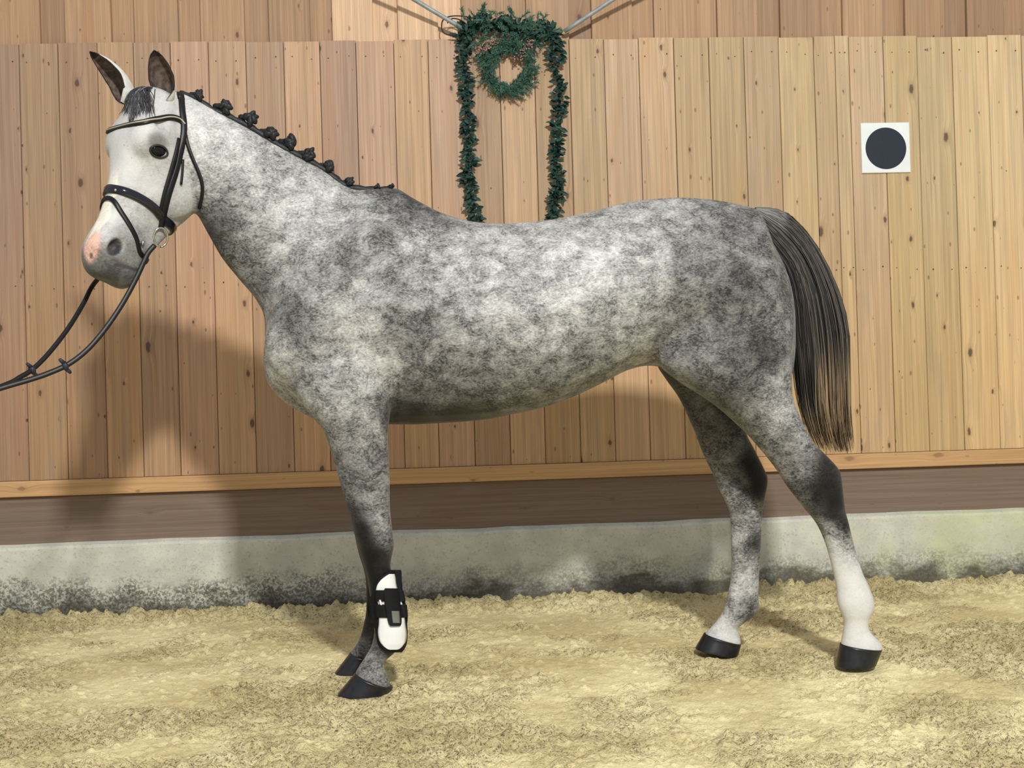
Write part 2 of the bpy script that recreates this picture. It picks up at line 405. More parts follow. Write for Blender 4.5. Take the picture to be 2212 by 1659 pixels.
# bank of lumps along the kerb with a dark dip behind it
bank = np.exp(-((Y-(1.17+.05*vnoise(X*4, X*0+3, 6)))/.09)**2)
Z += bank*(.018+.045*vnoise(X*5.5, Y*3, 7)+.05*vnoise(X*14, Y*10, 0)+.03*vnoise(X*30, Y*30, 3))
for _ in range(420):
    cx = RNG.uniform(-2.2, 3.0); cy = RNG.normal(1.165, .045); r = RNG.uniform(.014, .036)
    jx = ix0+int((cx+2.25)/dx); jy = min(iy0+int((cy+1.15)/dy), ny_-1); kx = int(r/dx)+1; ky = int(r/dy)+1
    sl = (slice(max(jy-ky, 0), jy+ky+1), slice(max(jx-kx, 0), jx+kx+1))
    q = ((X[sl]-cx)/r)**2+((Y[sl]-cy)/r)**2
    Z[sl] = np.maximum(Z[sl], Z[jy, jx]*.6+np.sqrt(np.clip(1-q, 0, None))*r*.8-.008+.006*vnoise(X[sl]*80, Y[sl]*80, 1))*(q < 1)+Z[sl]*(q >= 1)
dip = np.clip((Y-(1.245+.05*vnoise(X*9, X*0+1, 2)))/.04, 0, 1)
Z -= dip*.055
Z -= .012
Z[Y > 1.32] -= .02
def hoof_pad(x, y):            # sand pressed flat and pushed up round a hoof
    d = np.hypot(X-x, Y-y)
    k = np.clip(1-(d-.06)/.05, 0, 1); Z[:] = Z*(1-k)+(-.006)*k
    Z[:] += .008*np.exp(-((d-.11)/.03)**2)
HOOF_XY = [tuple(at(1850, 1432, -.13)[:2]), tuple(at(1552, 1413, .13)[:2]), tuple(at(785, 1492, -.15)[:2]), tuple(at(760, 1452, .13)[:2])]
for q in HOOF_XY: hoof_pad(*q)
ny, nx = X.shape
idx = np.arange(nx*ny).reshape(ny, nx)
quads = np.stack([idx[:-1, :-1], idx[:-1, 1:], idx[1:, 1:], idx[1:, :-1]], -1).reshape(-1, 4)
def fast_mesh(name, V, Q, mat, smooth=True):
    me = bpy.data.meshes.new(name); nq, k = Q.shape
    me.vertices.add(len(V)); me.vertices.foreach_set('co', np.asarray(V, np.float32).ravel())
    me.loops.add(nq*k); me.loops.foreach_set('vertex_index', Q.astype(np.int32).ravel())
    me.polygons.add(nq); me.polygons.foreach_set('loop_start', np.arange(0, nq*k, k, dtype=np.int32))
    me.polygons.foreach_set('use_smooth', np.ones(nq, bool)*smooth)
    me.materials.append(mat); me.update(calc_edges=True); me.validate()
    return me
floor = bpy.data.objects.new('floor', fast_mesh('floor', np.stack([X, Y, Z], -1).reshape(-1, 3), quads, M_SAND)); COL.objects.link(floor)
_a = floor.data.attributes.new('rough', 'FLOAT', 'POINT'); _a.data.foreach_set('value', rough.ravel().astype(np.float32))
tag(floor, kind='structure')

# ------------------------------------------------------------------ the horse: closed lofts blended into one distance field
VX = .006
LO = np.array([-1.16, -.62, -.02]); HI = np.array([1.56, .34, 2.02])
DIM = np.ceil((HI-LO)/VX).astype(int)
TR = openvdb.createLinearTransform(voxelSize=VX)
IJK0 = np.round(LO/VX).astype(int)
BAND = 12
def sdf(v, f):
    tri = []
    for q in f:
        tri.append((q[0], q[1], q[2]))
        if len(q) == 4: tri.append((q[0], q[2], q[3]))
    g = openvdb.FloatGrid.createLevelSetFromPolygons(np.array(v, np.float32), triangles=np.array(tri, np.uint32), transform=TR, exBandWidth=float(BAND), inBandWidth=float(BAND))
    A = np.zeros(DIM, np.float32); g.copyToArray(A, ijk=tuple(int(i) for i in IJK0)); return A
def smin(a, b, k):
    h = np.clip(.5+.5*(b-a)/k, 0, 1); return b*(1-h)+a*h-k*h*(1-h)
def smax(a, b, k): return -smin(-a, -b, k)

def loft(secs, sub=5, n=28):
    """secs: (front_or_top_point, back_or_bottom_point, side vector half width, ktop, kbot, exponent)"""
    arr = np.array([np.concatenate([a, b, s, [kt, kb, e]]) for a, b, s, kt, kb, e in secs])
    arr = catmull(arr, sub)
    rings = []
    th = np.linspace(0, 2*math.pi, n, endpoint=False)
    for r in arr:
        a, b, s, kt, kb, e = r[:3], r[3:6], r[6:9], r[9], r[10], r[11]
        c = (a+b)/2; h = (a-b)/2
        cu = np.cos(th); su = np.sin(th)
        u = np.sign(cu)*np.abs(cu)**e; w = np.sign(su)*np.abs(su)**e
        w = w*(1-kt*np.clip(u, 0, 1)**1.5-kb*np.clip(-u, 0, 1)**1.5)
        rings.append(c+u[:, None]*h+w[:, None]*s)
    return rings_mesh(rings)
def yv(w): return np.array([0, w, 0.])

trunk = [(586,735,815,.06,0,0),(592,690,842,.12,0,.1),(620,600,873,.18,.1,.15),(660,535,896,.222,.2,.2),(700,490,912,.245,.3,.22),(760,445,916,.262,.45,.25),
 (820,416,917,.272,.6,.25),(860,411,917,.28,.62,.22),(900,432,917,.29,.55,.18),(950,458,914,.30,.42,.14),(1000,474,911,.31,.3,.1),(1050,482,906,.318,.22,.05),
 (1100,483,896,.322,.18,0),(1150,479,886,.322,.18,0),(1200,473,872,.318,.2,0),(1250,463,852,.31,.25,0),(1300,451,828,.298,.3,0),(1350,438,802,.288,.34,0),
 (1400,431,790,.285,.36,.05),(1450,427,800,.287,.36,.2),(1500,428,825,.287,.36,.3),(1550,433,842,.28,.36,.3),(1600,443,850,.265,.36,.3),(1632,456,850,.245,.3,.3),
 (1652,507,850,.215,.2,.3),(1680,560,845,.165,.1,.2),(1699,612,832,.105,0,.1),(1707,680,800,.05,0,0)]
S_trunk = [(at(x, t, 0), at(x, b, 0), yv(w), kt, kb, .92) for x, t, b, w, kt, kb in trunk]
neck = [((850,420),(610,830),.215,0.,.55),((806,412),(582,745),.19,0.,.5),((754,405),(574,690),.165,-.005,.45),((697,366),(551,645),.132,-.015,.4),((651,342),(520,608),.116,-.025,.38),((586,306),(481,560),.101,-.04,.35),
 ((524,270),(452,510),.09,-.055,.32),((470,241),(430,470),.085,-.065,.3),((420,213),(408,440),.082,-.075,.28),((385,199),(385,415),.08,-.08,.25),((362,199),(365,390),.07,-.085,.2)]
S_neck = [(at(*t, y), at(*b, y), yv(w), kt, .15, .95) for t, b, w, y, kt in neck]
def leg(secs, lat=np.array([0, 1., 0])): return [(at(*f, y), at(*b, y), lat*w, 0, 0, .95) for f, b, y, w in secs]
NH = leg([((1440,600),(1700,600),-.11,.10),((1425,700),(1707,690),-.135,.125),((1420,755),(1709,755),-.148,.128),((1428,793),(1709,820),-.152,.12),((1478,832),(1711,858),-.152,.106),((1540,872),(1724,894),-.15,.09),
 ((1604,928),(1740,927),-.148,.074),((1635,962),(1760,959),-.147,.064),((1661,993),(1787,986),-.146,.058),((1683,1023),(1812,1014),-.145,.053),((1699,1049),(1818,1036),-.144,.051),((1716,1071),(1821,1066),-.143,.049),
 ((1738,1099),(1826,1105),-.142,.045),((1761,1127),(1832,1127),-.14,.040),((1776,1156),(1839,1156),-.139,.036),((1788,1190),(1848,1190),-.138,.033),((1800,1236),(1862,1234),-.136,.033),((1807,1272),(1877,1268),-.135,.037),
 ((1809,1302),(1888,1300),-.134,.042),((1817,1325),(1884,1322),-.133,.039),((1824,1344),(1876,1338),-.132,.033),((1821,1368),(1878,1362),-.131,.036),((1817,1390),(1904,1391),-.13,.047),((1817,1402),(1903,1408),-.13,.047)])
FH = leg([((1450,620),(1690,620),.11,.10),((1430,720),(1690,720),.135,.125),((1418,780),(1670,790),.148,.12),((1438,818),(1640,830),.15,.108),((1468,861),(1622,880),.15,.092),((1500,930),(1610,928),.148,.074),
 ((1518,978),(1630,972),.146,.062),((1537,1018),(1648,1008),.144,.055),((1552,1054),(1658,1036),.142,.052),((1567,1084),(1651,1078),.14,.047),((1577,1114),(1646,1114),.138,.042),((1579,1165),(1644,1165),.136,.037),
 ((1580,1236),(1640,1236),.134,.033),((1572,1285),(1638,1288),.132,.038),((1562,1320),(1637,1320),.131,.04),((1546,1345),(1612,1341),.13,.034),((1530,1362),(1595,1357),.13,.035),((1522,1371),(1600,1384),.13,.045),((1521,1378),(1598,1397),.13,.045)])
NF = leg([((640,640),(850,600),-.10,.09),((608,740),(858,700),-.125,.11),((628,830),(850,800),-.142,.112),((668,892),(845,870),-.148,.104),((696,925),(840,918),-.15,.092),((707,952),(838,952),-.15,.083),((720,992),(840,994),-.15,.074),
 ((731,1030),(842,1030),-.15,.066),((742,1070),(842,1070),-.15,.058),((751,1100),(843,1100),-.15,.053),((763,1145),(847,1143),-.15,.051),((774,1185),(851,1180),-.15,.05),((785,1222),(844,1218),-.15,.043),
 ((793,1252),(849,1250),-.15,.036),((799,1290),(854,1288),-.15,.033),((805,1330),(860,1328),-.15,.033),((808,1362),(872,1362),-.15,.04),((803,1393),(872,1388),-.15,.041),((792,1414),(850,1412),-.15,.034),
 ((777,1437),(829,1434),-.15,.034),((768,1453),(840,1466),-.15,.046),((765,1462),(847,1486),-.15,.05)])
FFL = leg([((640,680),(840,640),.10,.09),((640,780),(840,760),.14,.11),((690,900),(830,880),.148,.10),((715,960),(828,950),.15,.082),((735,1030),(832,1030),.145,.066),((755,1100),(838,1100),.14,.053),((772,1185),(846,1183),.137,.05),
 ((784,1225),(842,1222),.135,.042),((790,1255),(840,1255),.134,.035),((791,1300),(841,1300),.133,.033),((790,1325),(843,1325),.132,.034),((785,1350),(846,1348),.131,.04),((778,1376),(838,1372),.13,.038),((769,1393),(818,1390),.13,.034),
 ((758,1408),(806,1408),.13,.04),((755,1416),(806,1424),.13,.044)])

# head frame: the head is turned towards the viewer and carried with a steep face
PHI, HP = math.radians(45), math.radians(20)
FH_ = np.array([-math.cos(PHI), -math.sin(PHI), 0]); HS = np.array([math.sin(PHI), -math.cos(PHI), 0])
HA = math.sin(HP)*FH_+np.array([0, 0, -math.cos(HP)]); HF = math.cos(HP)*FH_+np.array([0, 0, math.sin(HP)])
HP0 = at(303, 196, -.15); HL = .585
def hp(t, f, s, b=0.): return HP0+HA*HL*t+HF*(b-f)+HS*s
headsec = [(-.04, -.02, .09, .03, .045, .035), (0, 0, .15, .052, .074, .055), (.1, .012, .20, .066, .092, .066), (.2, .026, .245, .078, .112, .07), (.29, .030, .275, .077, .117, .07), (.38, .02, .295, .062, .103, .066),
 (.47, .008, .298, .052, .086, .058), (.55, .003, .275, .047, .072, .05), (.64, .0, .238, .044, .064, .044), (.74, 0, .205, .046, .062, .043), (.83, .010, .190, .053, .071, .048), (.91, .014, .178, .058, .075, .05), (.98, .004, .160, .051, .064, .048), (1.03, -.014, .12, .036, .048, .038), (1.05, -.035, .07, .018, .024, .02)]
hs = catmull(np.array(headsec), 4)
hr = []
for t, b, d, wf, wm, wb in hs:
    pts = [(0, 0), (.02*d, wf*.7), (.10*d, wf*1.05), (.38*d, wm), (.72*d, wb*1.08), (.93*d, wb*.8), (d, wb*.3)]
    ring = [(f, s) for f, s in pts]+[(f, -s) for f, s in pts[::-1][:-1]]
    ring = catmull(np.array(ring), 3, closed=True)
    hr.append([hp(t, f, s, b) for f, s in ring])
V_head = rings_mesh(hr)

D_trunk = sdf(*loft(S_trunk)); D_neck = sdf(*loft(S_neck)); D_head = sdf(*V_head)
def ell(c, ax): return sdf(*ellipsoid(c, ax, 20, 12))
# head details: eye sockets, cheek, nostril wings, chin, lips
for sg in (1, -1):
    D_head = smin(D_head, ell(hp(.268, .05, sg*.082, .024), (HA*.062, HF*.042, HS*.034)), .03)
    D_head = smin(D_head, ell(hp(.43, .19, sg*.055, .014), (HA*.105, HF*.095, HS*.038)), .025)     # masseter
    D_head = smin(D_head, ell(hp(.875, .04, sg*.046, 0), (HA*.045, HF*.036, HS*.028)), .015)      # nostril wing
D_head = smin(D_head, ell(hp(1.0, .118, 0, 0), (HA*.035, HF*.04, HS*.038)), .014)              # chin
for sg in (1, -1):
    D_head = smax(D_head, -ell(hp(.895, .034, sg*.072, 0), (HA*.029+HF*.010, HF*.018-HA*.006, HS*.028)), .007)
    D_head = smax(D_head, -ell(hp(.965, .105, sg*.066, 0), (HF*.085+HA*.0, HA*.005, HS*.018)), .006)  # mouth line
    D_head = smax(D_head, -ell(hp(.63, .055, sg*.082, 0), (HA*.10, HF*.012, HS*.014)), .016)       # hollow beside the nasal bone
    D_head = smax(D_head, -ell(hp(.17, .06, sg*.108, .02), (HA*.03, HF*.022, HS*.012)), .014)      # hollow above the eye
D_NH = sdf(*loft(NH)); D_FH = sdf(*loft(FH)); D_NF = sdf(*loft(NF)); D_FF = sdf(*loft(FFL))
D = smin(D_trunk, D_neck, .05)
for sg in (-1, 1):   # muscle masses: shoulder blade, upper arm, gluteal, pectoral
    Dm = ell(at(745, 620, sg*.185), (at(770, 560, 0)-at(700, 700, 0), (at(770, 560, 0)-at(830, 590, 0))*.9, yv(.07)))
    D = smin(D, Dm, .06)
    D = smin(D, ell(at(655, 740, sg*.13), ((.12, 0, .02), (0, 0, .13), yv(.10))), .04)
    D = smin(D, ell(at(610, 790, sg*.075), ((.055, 0, 0), (0, 0, .085), yv(.07))), .03)
D = smin(D, D_head, .02)
D = smin(D, D_FF, .03); D = smin(D, D_FH, .03); D = smin(D, D_NF, .022); D = smin(D, D_NH, .02)
B = D.copy()
for ax in range(3):
    s0 = [slice(None)]*3; s1 = [slice(None)]*3; sc_ = [slice(None)]*3
    s0[ax] = slice(0, -2); s1[ax] = slice(2, None); sc_[ax] = slice(1, -1)
    C_ = B.copy(); C_[tuple(sc_)] = .25*B[tuple(s0)]+.5*B[tuple(sc_)]+.25*B[tuple(s1)]; B = C_
g = openvdb.FloatGrid(); g.background = BAND*VX
g.copyFromArray(B, ijk=tuple(int(i) for i in IJK0)); g.transform = TR
pts, qd = g.convertToQuads(0.)
pts = np.asarray(pts, float); qd = np.asarray(qd)
def sample(A, P):
    i = np.clip(np.round((P-IJK0*VX)/VX).astype(int), 0, DIM-1); return A[i[:, 0], i[:, 1], i[:, 2]]
# orientation check
n0 = np.cross(pts[qd[:, 1]]-pts[qd[:, 0]], pts[qd[:, 2]]-pts[qd[:, 0]]); cen = pts[qd].mean(1)
nn = n0/(np.linalg.norm(n0, axis=1)[:, None]+1e-12)
if np.mean(sample(B, cen+nn*.012) > sample(B, cen-nn*.012)) < .5: qd = qd[:, ::-1].copy()
hme = fast_mesh('horse', pts, qd, M_COAT)
horse = bpy.data.objects.new('horse', hme); COL.objects.link(horse)
tag(horse, 'dappled grey horse with plaited mane and white sock, standing on the sand', 'horse')
BV = BVHTree.FromPolygons([Vector(p) for p in pts], [tuple(map(int, q)) for q in qd])
def hit(x, y, fb=None):
    d = Vector(ray(x, y)).normalized(); loc, nrm, i, dist = BV.ray_cast(Vector(CC), d)
    if loc is None:
        if fb is None: return None
        q = Vector(at(x, y, fb)); loc, nrm, i, dist = BV.find_nearest(q)
    return np.array(loc), np.array(nrm)
def near(P):
    loc, nrm, i, d = BV.find_nearest(Vector(P)); return np.array(loc), np.array(nrm)
def mirror(P): return P-2*((P-HP0)@HS)*HS
def mirn(N): return N-2*(N@HS)*HS

# --- coat colours: grey tones at points of the body, shading painted in with them
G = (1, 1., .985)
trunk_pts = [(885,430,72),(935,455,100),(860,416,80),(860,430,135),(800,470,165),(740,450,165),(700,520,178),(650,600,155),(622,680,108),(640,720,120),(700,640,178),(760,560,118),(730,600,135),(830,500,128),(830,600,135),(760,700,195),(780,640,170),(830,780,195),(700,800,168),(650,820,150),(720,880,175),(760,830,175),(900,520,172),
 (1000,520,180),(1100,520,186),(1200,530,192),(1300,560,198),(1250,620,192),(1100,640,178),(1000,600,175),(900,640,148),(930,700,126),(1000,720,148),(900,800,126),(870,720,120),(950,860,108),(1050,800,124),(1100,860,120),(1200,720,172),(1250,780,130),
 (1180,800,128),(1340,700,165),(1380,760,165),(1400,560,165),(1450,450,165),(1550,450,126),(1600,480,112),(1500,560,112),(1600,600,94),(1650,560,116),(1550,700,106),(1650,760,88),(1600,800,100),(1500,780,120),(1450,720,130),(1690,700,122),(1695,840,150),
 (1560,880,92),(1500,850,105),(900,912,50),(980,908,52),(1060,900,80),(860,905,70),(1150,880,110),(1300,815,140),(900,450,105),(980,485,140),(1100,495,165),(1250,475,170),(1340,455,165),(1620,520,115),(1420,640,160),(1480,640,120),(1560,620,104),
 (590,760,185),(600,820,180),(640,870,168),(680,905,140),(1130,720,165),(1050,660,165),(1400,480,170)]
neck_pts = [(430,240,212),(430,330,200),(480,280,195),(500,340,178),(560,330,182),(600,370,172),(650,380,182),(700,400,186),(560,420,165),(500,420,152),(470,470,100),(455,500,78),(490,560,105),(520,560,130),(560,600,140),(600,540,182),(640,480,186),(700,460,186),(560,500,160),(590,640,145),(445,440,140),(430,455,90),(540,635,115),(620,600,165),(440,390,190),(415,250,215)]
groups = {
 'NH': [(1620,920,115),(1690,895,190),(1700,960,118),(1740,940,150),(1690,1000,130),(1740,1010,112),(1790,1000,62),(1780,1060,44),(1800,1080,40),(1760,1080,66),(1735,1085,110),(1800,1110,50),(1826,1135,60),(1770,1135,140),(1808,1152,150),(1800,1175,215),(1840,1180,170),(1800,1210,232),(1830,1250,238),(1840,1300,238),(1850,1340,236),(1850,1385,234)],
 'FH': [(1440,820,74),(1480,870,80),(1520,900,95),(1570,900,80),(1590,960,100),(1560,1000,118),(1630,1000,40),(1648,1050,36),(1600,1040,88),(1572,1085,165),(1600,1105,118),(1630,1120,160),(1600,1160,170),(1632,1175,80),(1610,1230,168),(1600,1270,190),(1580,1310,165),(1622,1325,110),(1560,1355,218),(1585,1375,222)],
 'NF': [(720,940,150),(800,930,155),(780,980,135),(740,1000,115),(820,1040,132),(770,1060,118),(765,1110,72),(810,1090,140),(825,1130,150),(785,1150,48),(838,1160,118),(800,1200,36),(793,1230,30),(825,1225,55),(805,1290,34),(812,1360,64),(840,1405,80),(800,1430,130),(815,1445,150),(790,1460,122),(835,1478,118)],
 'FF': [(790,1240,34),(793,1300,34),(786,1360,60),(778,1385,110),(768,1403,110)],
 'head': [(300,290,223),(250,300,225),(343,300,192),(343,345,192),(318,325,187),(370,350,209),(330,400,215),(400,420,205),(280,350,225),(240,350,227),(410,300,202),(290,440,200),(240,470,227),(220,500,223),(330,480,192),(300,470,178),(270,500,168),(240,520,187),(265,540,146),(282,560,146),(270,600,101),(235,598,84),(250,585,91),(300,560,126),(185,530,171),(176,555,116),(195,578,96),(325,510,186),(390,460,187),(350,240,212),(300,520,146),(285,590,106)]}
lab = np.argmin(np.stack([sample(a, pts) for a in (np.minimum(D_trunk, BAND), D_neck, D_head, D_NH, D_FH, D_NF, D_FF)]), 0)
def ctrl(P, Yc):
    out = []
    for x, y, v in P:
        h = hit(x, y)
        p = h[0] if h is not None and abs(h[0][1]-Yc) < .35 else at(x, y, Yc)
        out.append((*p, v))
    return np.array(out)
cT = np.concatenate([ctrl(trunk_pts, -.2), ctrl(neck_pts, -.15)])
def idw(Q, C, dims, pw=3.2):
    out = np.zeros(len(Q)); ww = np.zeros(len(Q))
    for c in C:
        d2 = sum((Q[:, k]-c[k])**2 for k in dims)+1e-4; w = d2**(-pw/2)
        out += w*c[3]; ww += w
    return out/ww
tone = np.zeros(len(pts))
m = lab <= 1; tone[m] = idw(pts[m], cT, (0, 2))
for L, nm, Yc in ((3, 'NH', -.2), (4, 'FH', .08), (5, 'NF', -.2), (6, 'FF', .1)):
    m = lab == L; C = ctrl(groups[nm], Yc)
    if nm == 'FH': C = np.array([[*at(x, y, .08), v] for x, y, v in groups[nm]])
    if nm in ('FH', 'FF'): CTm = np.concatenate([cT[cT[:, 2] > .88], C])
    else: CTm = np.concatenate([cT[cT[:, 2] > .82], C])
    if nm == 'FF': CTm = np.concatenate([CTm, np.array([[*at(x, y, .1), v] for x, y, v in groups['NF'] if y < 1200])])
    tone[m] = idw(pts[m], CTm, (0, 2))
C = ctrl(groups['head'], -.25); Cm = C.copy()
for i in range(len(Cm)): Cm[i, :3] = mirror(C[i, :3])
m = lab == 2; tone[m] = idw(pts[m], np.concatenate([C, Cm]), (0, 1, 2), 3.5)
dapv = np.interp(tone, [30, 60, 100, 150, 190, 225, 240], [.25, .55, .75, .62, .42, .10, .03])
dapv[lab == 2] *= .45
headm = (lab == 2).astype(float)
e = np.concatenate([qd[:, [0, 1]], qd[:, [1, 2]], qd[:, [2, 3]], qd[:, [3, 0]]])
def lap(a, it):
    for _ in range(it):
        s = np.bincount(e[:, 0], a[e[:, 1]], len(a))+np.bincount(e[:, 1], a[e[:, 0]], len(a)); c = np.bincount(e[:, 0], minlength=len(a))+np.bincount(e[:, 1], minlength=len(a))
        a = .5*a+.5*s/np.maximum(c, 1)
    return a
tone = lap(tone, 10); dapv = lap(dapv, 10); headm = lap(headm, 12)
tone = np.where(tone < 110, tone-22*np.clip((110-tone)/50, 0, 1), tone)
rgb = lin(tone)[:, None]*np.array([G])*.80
def hl(P): r = P-HP0; return r@HA/HL, -(r@HF), r@HS
t_, f_, s_ = hl(pts)
def blend(mask, c):
    global rgb
    rgb = rgb*(1-mask[:, None])+np.array([lin(c)])*mask[:, None]
sm = lambda x, a, b: np.clip((x-a)/(b-a), 0, 1)**2*(3-2*np.clip((x-a)/(b-a), 0, 1))
# white blaze, pink snip, dark nostrils and lips, dark skin round the eyes
bl = headm*(1-sm(np.abs(s_-.006)+.004*np.sin(t_*40), .020, .032))*sm(t_, .4, .6)*(1-sm(t_, .88, .96))*(1-sm(f_, .04, .07)); blend(bl*.95, (246, 240, 224))
sn = headm*(1-sm(np.hypot((t_-.915)/.10, (s_-.014)/.046), .6, 1.))*(1-sm(f_, .035, .07)); blend(sn*.95, (238, 190, 170))
ds = headm*(1-sm(np.hypot((t_-.965)*HL, (s_-.02))/.011, .6, 1.)); blend(ds*.85*(f_ < .09), (70, 64, 64))
for sg in (1, -1):
    no = headm*(1-sm(np.sqrt(((t_-.895)*HL/.032)**2+((f_-.036)/.024)**2+((s_-sg*.062)/.026)**2), .65, 1.15)); blend(no*.92, (38, 38, 44))
    ey = headm*(1-sm(np.sqrt(((t_-.295)*HL/.04)**2+((f_-.045)/.045)**2+((s_-sg*.11)/.03)**2), .45, 1.)); blend(ey*.75, (92, 89, 86))
ml = headm*(1-sm(np.abs(t_-.965-.02*np.cos(f_*18))*HL, .003, .008))*sm(f_, .04, .06)*(1-sm(f_, .15, .18)); blend(ml*.75, (58, 56, 56))
def setcol(me, name, c3):
    a = me.color_attributes.new(name, 'FLOAT_COLOR', 'POINT'); a.data.foreach_set('color', np.concatenate([c3, np.ones((len(c3), 1))], 1).astype(np.float32).ravel())
def setf(me, name, v):
    a = me.attributes.new(name, 'FLOAT', 'POINT'); a.data.foreach_set('value', v.astype(np.float32))
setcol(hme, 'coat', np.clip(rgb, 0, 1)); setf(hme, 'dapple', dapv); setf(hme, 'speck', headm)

# --- hooves
for tf, tb, bf, bb, Yc, w in [((1816,1393),(1904,1403),(1808,1438),(1890,1434),-.13,.052),((1521,1370),(1600,1392),(1503,1401),(1592,1419),.13,.052),((766,1455),(848,1486),(730,1498),(830,1503),-.15,.054),((755,1412),(808,1422),(720,1457),(802,1461),.13,.052)]:
    a0, b0, a1, b1 = [np.array(q, float) for q in (tf, tb, bf, bb)]
    secs = []
    for k, wk in ((-.06, .93), (0, 1.), (.12, 1.), (.5, 1.07), (.93, 1.15), (1.0, 1.13)):
        secs.append((at(*(a0+(a1-a0)*k), Yc), at(*(b0+(b1-b0)*k), Yc), yv(w*wk), 0, .15, .85))
    v, f = loft(secs, 3, 28); v = np.array(v); v[:, 2] = np.maximum(v[:, 2], -.02)
    mkobj('hoof', v, f, M_HOOF, horse)

# --- ears
def ear(tip, basel, baser, Yt, Yb, face, name='ear'):
    T = at(*tip, Yt); bl_ = at(*basel, Yb); br_ = at(*baser, Yb); C0 = (bl_+br_)/2
    ax = T-C0; Ln = np.linalg.norm(ax); ax /= Ln
    face = np.array(face, float); face -= ax*(face@ax); face /= np.linalg.norm(face); side = np.cross(ax, face)
    W0 = .040
    vs_ = np.linspace(-.30, 1, 20); ua = np.linspace(-1, 1, 21)
    outer, inner = [], []
    for v in vs_:
        w = W0*np.interp(v, [-.12, 0, .2, .45, .7, .88, .96, 1], [.42, .62, .90, 1., .80, .50, .28, .05])
        dpt = W0*np.interp(v, [-.12, 0, .3, .7, 1], [.7, .9, 1.0, .65, .05])
        op = np.interp(v, [-.12, .05, .15, .36, 1], [3.1, 2.95, 2.15, 1.7, 1.55])
        bend = .010*math.sin(max(v, 0)*math.pi)-.012*max(v-.7, 0)
        ro, ri = [], []
        for u in ua:
            an = u*op
            for r_, lst in ((1., ro), (.86, ri)):
                lst.append(C0+ax*Ln*v+side*w*math.sin(an)*r_/max(math.sin(min(op, 1.57)), .7)-face*(dpt*math.cos(an)*r_-dpt*.2)-face*bend-face*max(-v, 0)*.28)
        outer.append(ro); inner.append(ri)
    O = np.array(outer); I = np.array(inner); m_, n_ = O.shape[:2]
    V = np.concatenate([O.reshape(-1, 3), I.reshape(-1, 3)]); off = m_*n_; Fc = []; mi = []
    for i in range(m_-1):
        for j in range(n_-1):
            q = (i*n_+j, i*n_+j+1, (i+1)*n_+j+1, (i+1)*n_+j)
            Fc.append(q); mi.append(2 if i > m_-4 or (j in (0, n_-2) and i > 6) else 0)
            Fc.append(tuple(off+k for k in q[::-1])); mi.append(2 if i > m_-4 else 1)
        for j in (0, n_-1):
            Fc.append((i*n_+j, (i+1)*n_+j, off+(i+1)*n_+j, off+i*n_+j)); mi.append(2)
    o = mkobj(name, V, Fc, M_EAR, horse)
    o.data.materials.append(M_EARIN); o.data.materials.append(M_RIM)
    o.data.polygons.foreach_set('material_index', mi); return o
M_EAR = plain('ear_white_fur', (206, 204, 198), .7, .15, noise=.08)
ear((195, 110), (254, 223), (306, 200), -.15, -.10, (-.70, -.68, -.05))
ear((333, 108), (336, 214), (384, 218), -.20, -.142, (.0, -1., .08))

# --- eyes
for sg in (1, -1):
    P = hp(.297, .05, sg*.115, .022); q, n = near(P)
    h = hit(343, 327); 
    q0, n0_ = (h if sg == 1 else (mirror(h[0]), mirn(h[1])))
    ea = HF-n0_*(HF@n0_); ea /= np.linalg.norm(ea); eb = np.cross(n0_, ea)
    ea, eb = ea*.985+eb*.17*(1 if (np.cross(n0_, ea))@HA > 0 else -1), eb*.985-ea*.17*(1 if (np.cross(n0_, ea))@HA > 0 else -1)
    ca, sa = math.cos(.25), math.sin(.25); eb0 = eb
    o = MB().add(*ellipsoid(q0-n0_*.0115, (ea*.030, eb*.020, n0_*.019), 24, 14)).obj('eye', M_EYE, horse)
    th = np.linspace(0, 2*math.pi, 41)
    rim = []
    for t in th:
        p = q0+ea*.029*math.cos(t)+eb*.0185*math.sin(t)*(1-.25*math.cos(t)**4)
        s, n = near(p); rim.append(s+n*.0015)
    MB().add(*tube(np.array(rim), [.0036]*41, 8)).obj('eyelid', M_LID, horse)

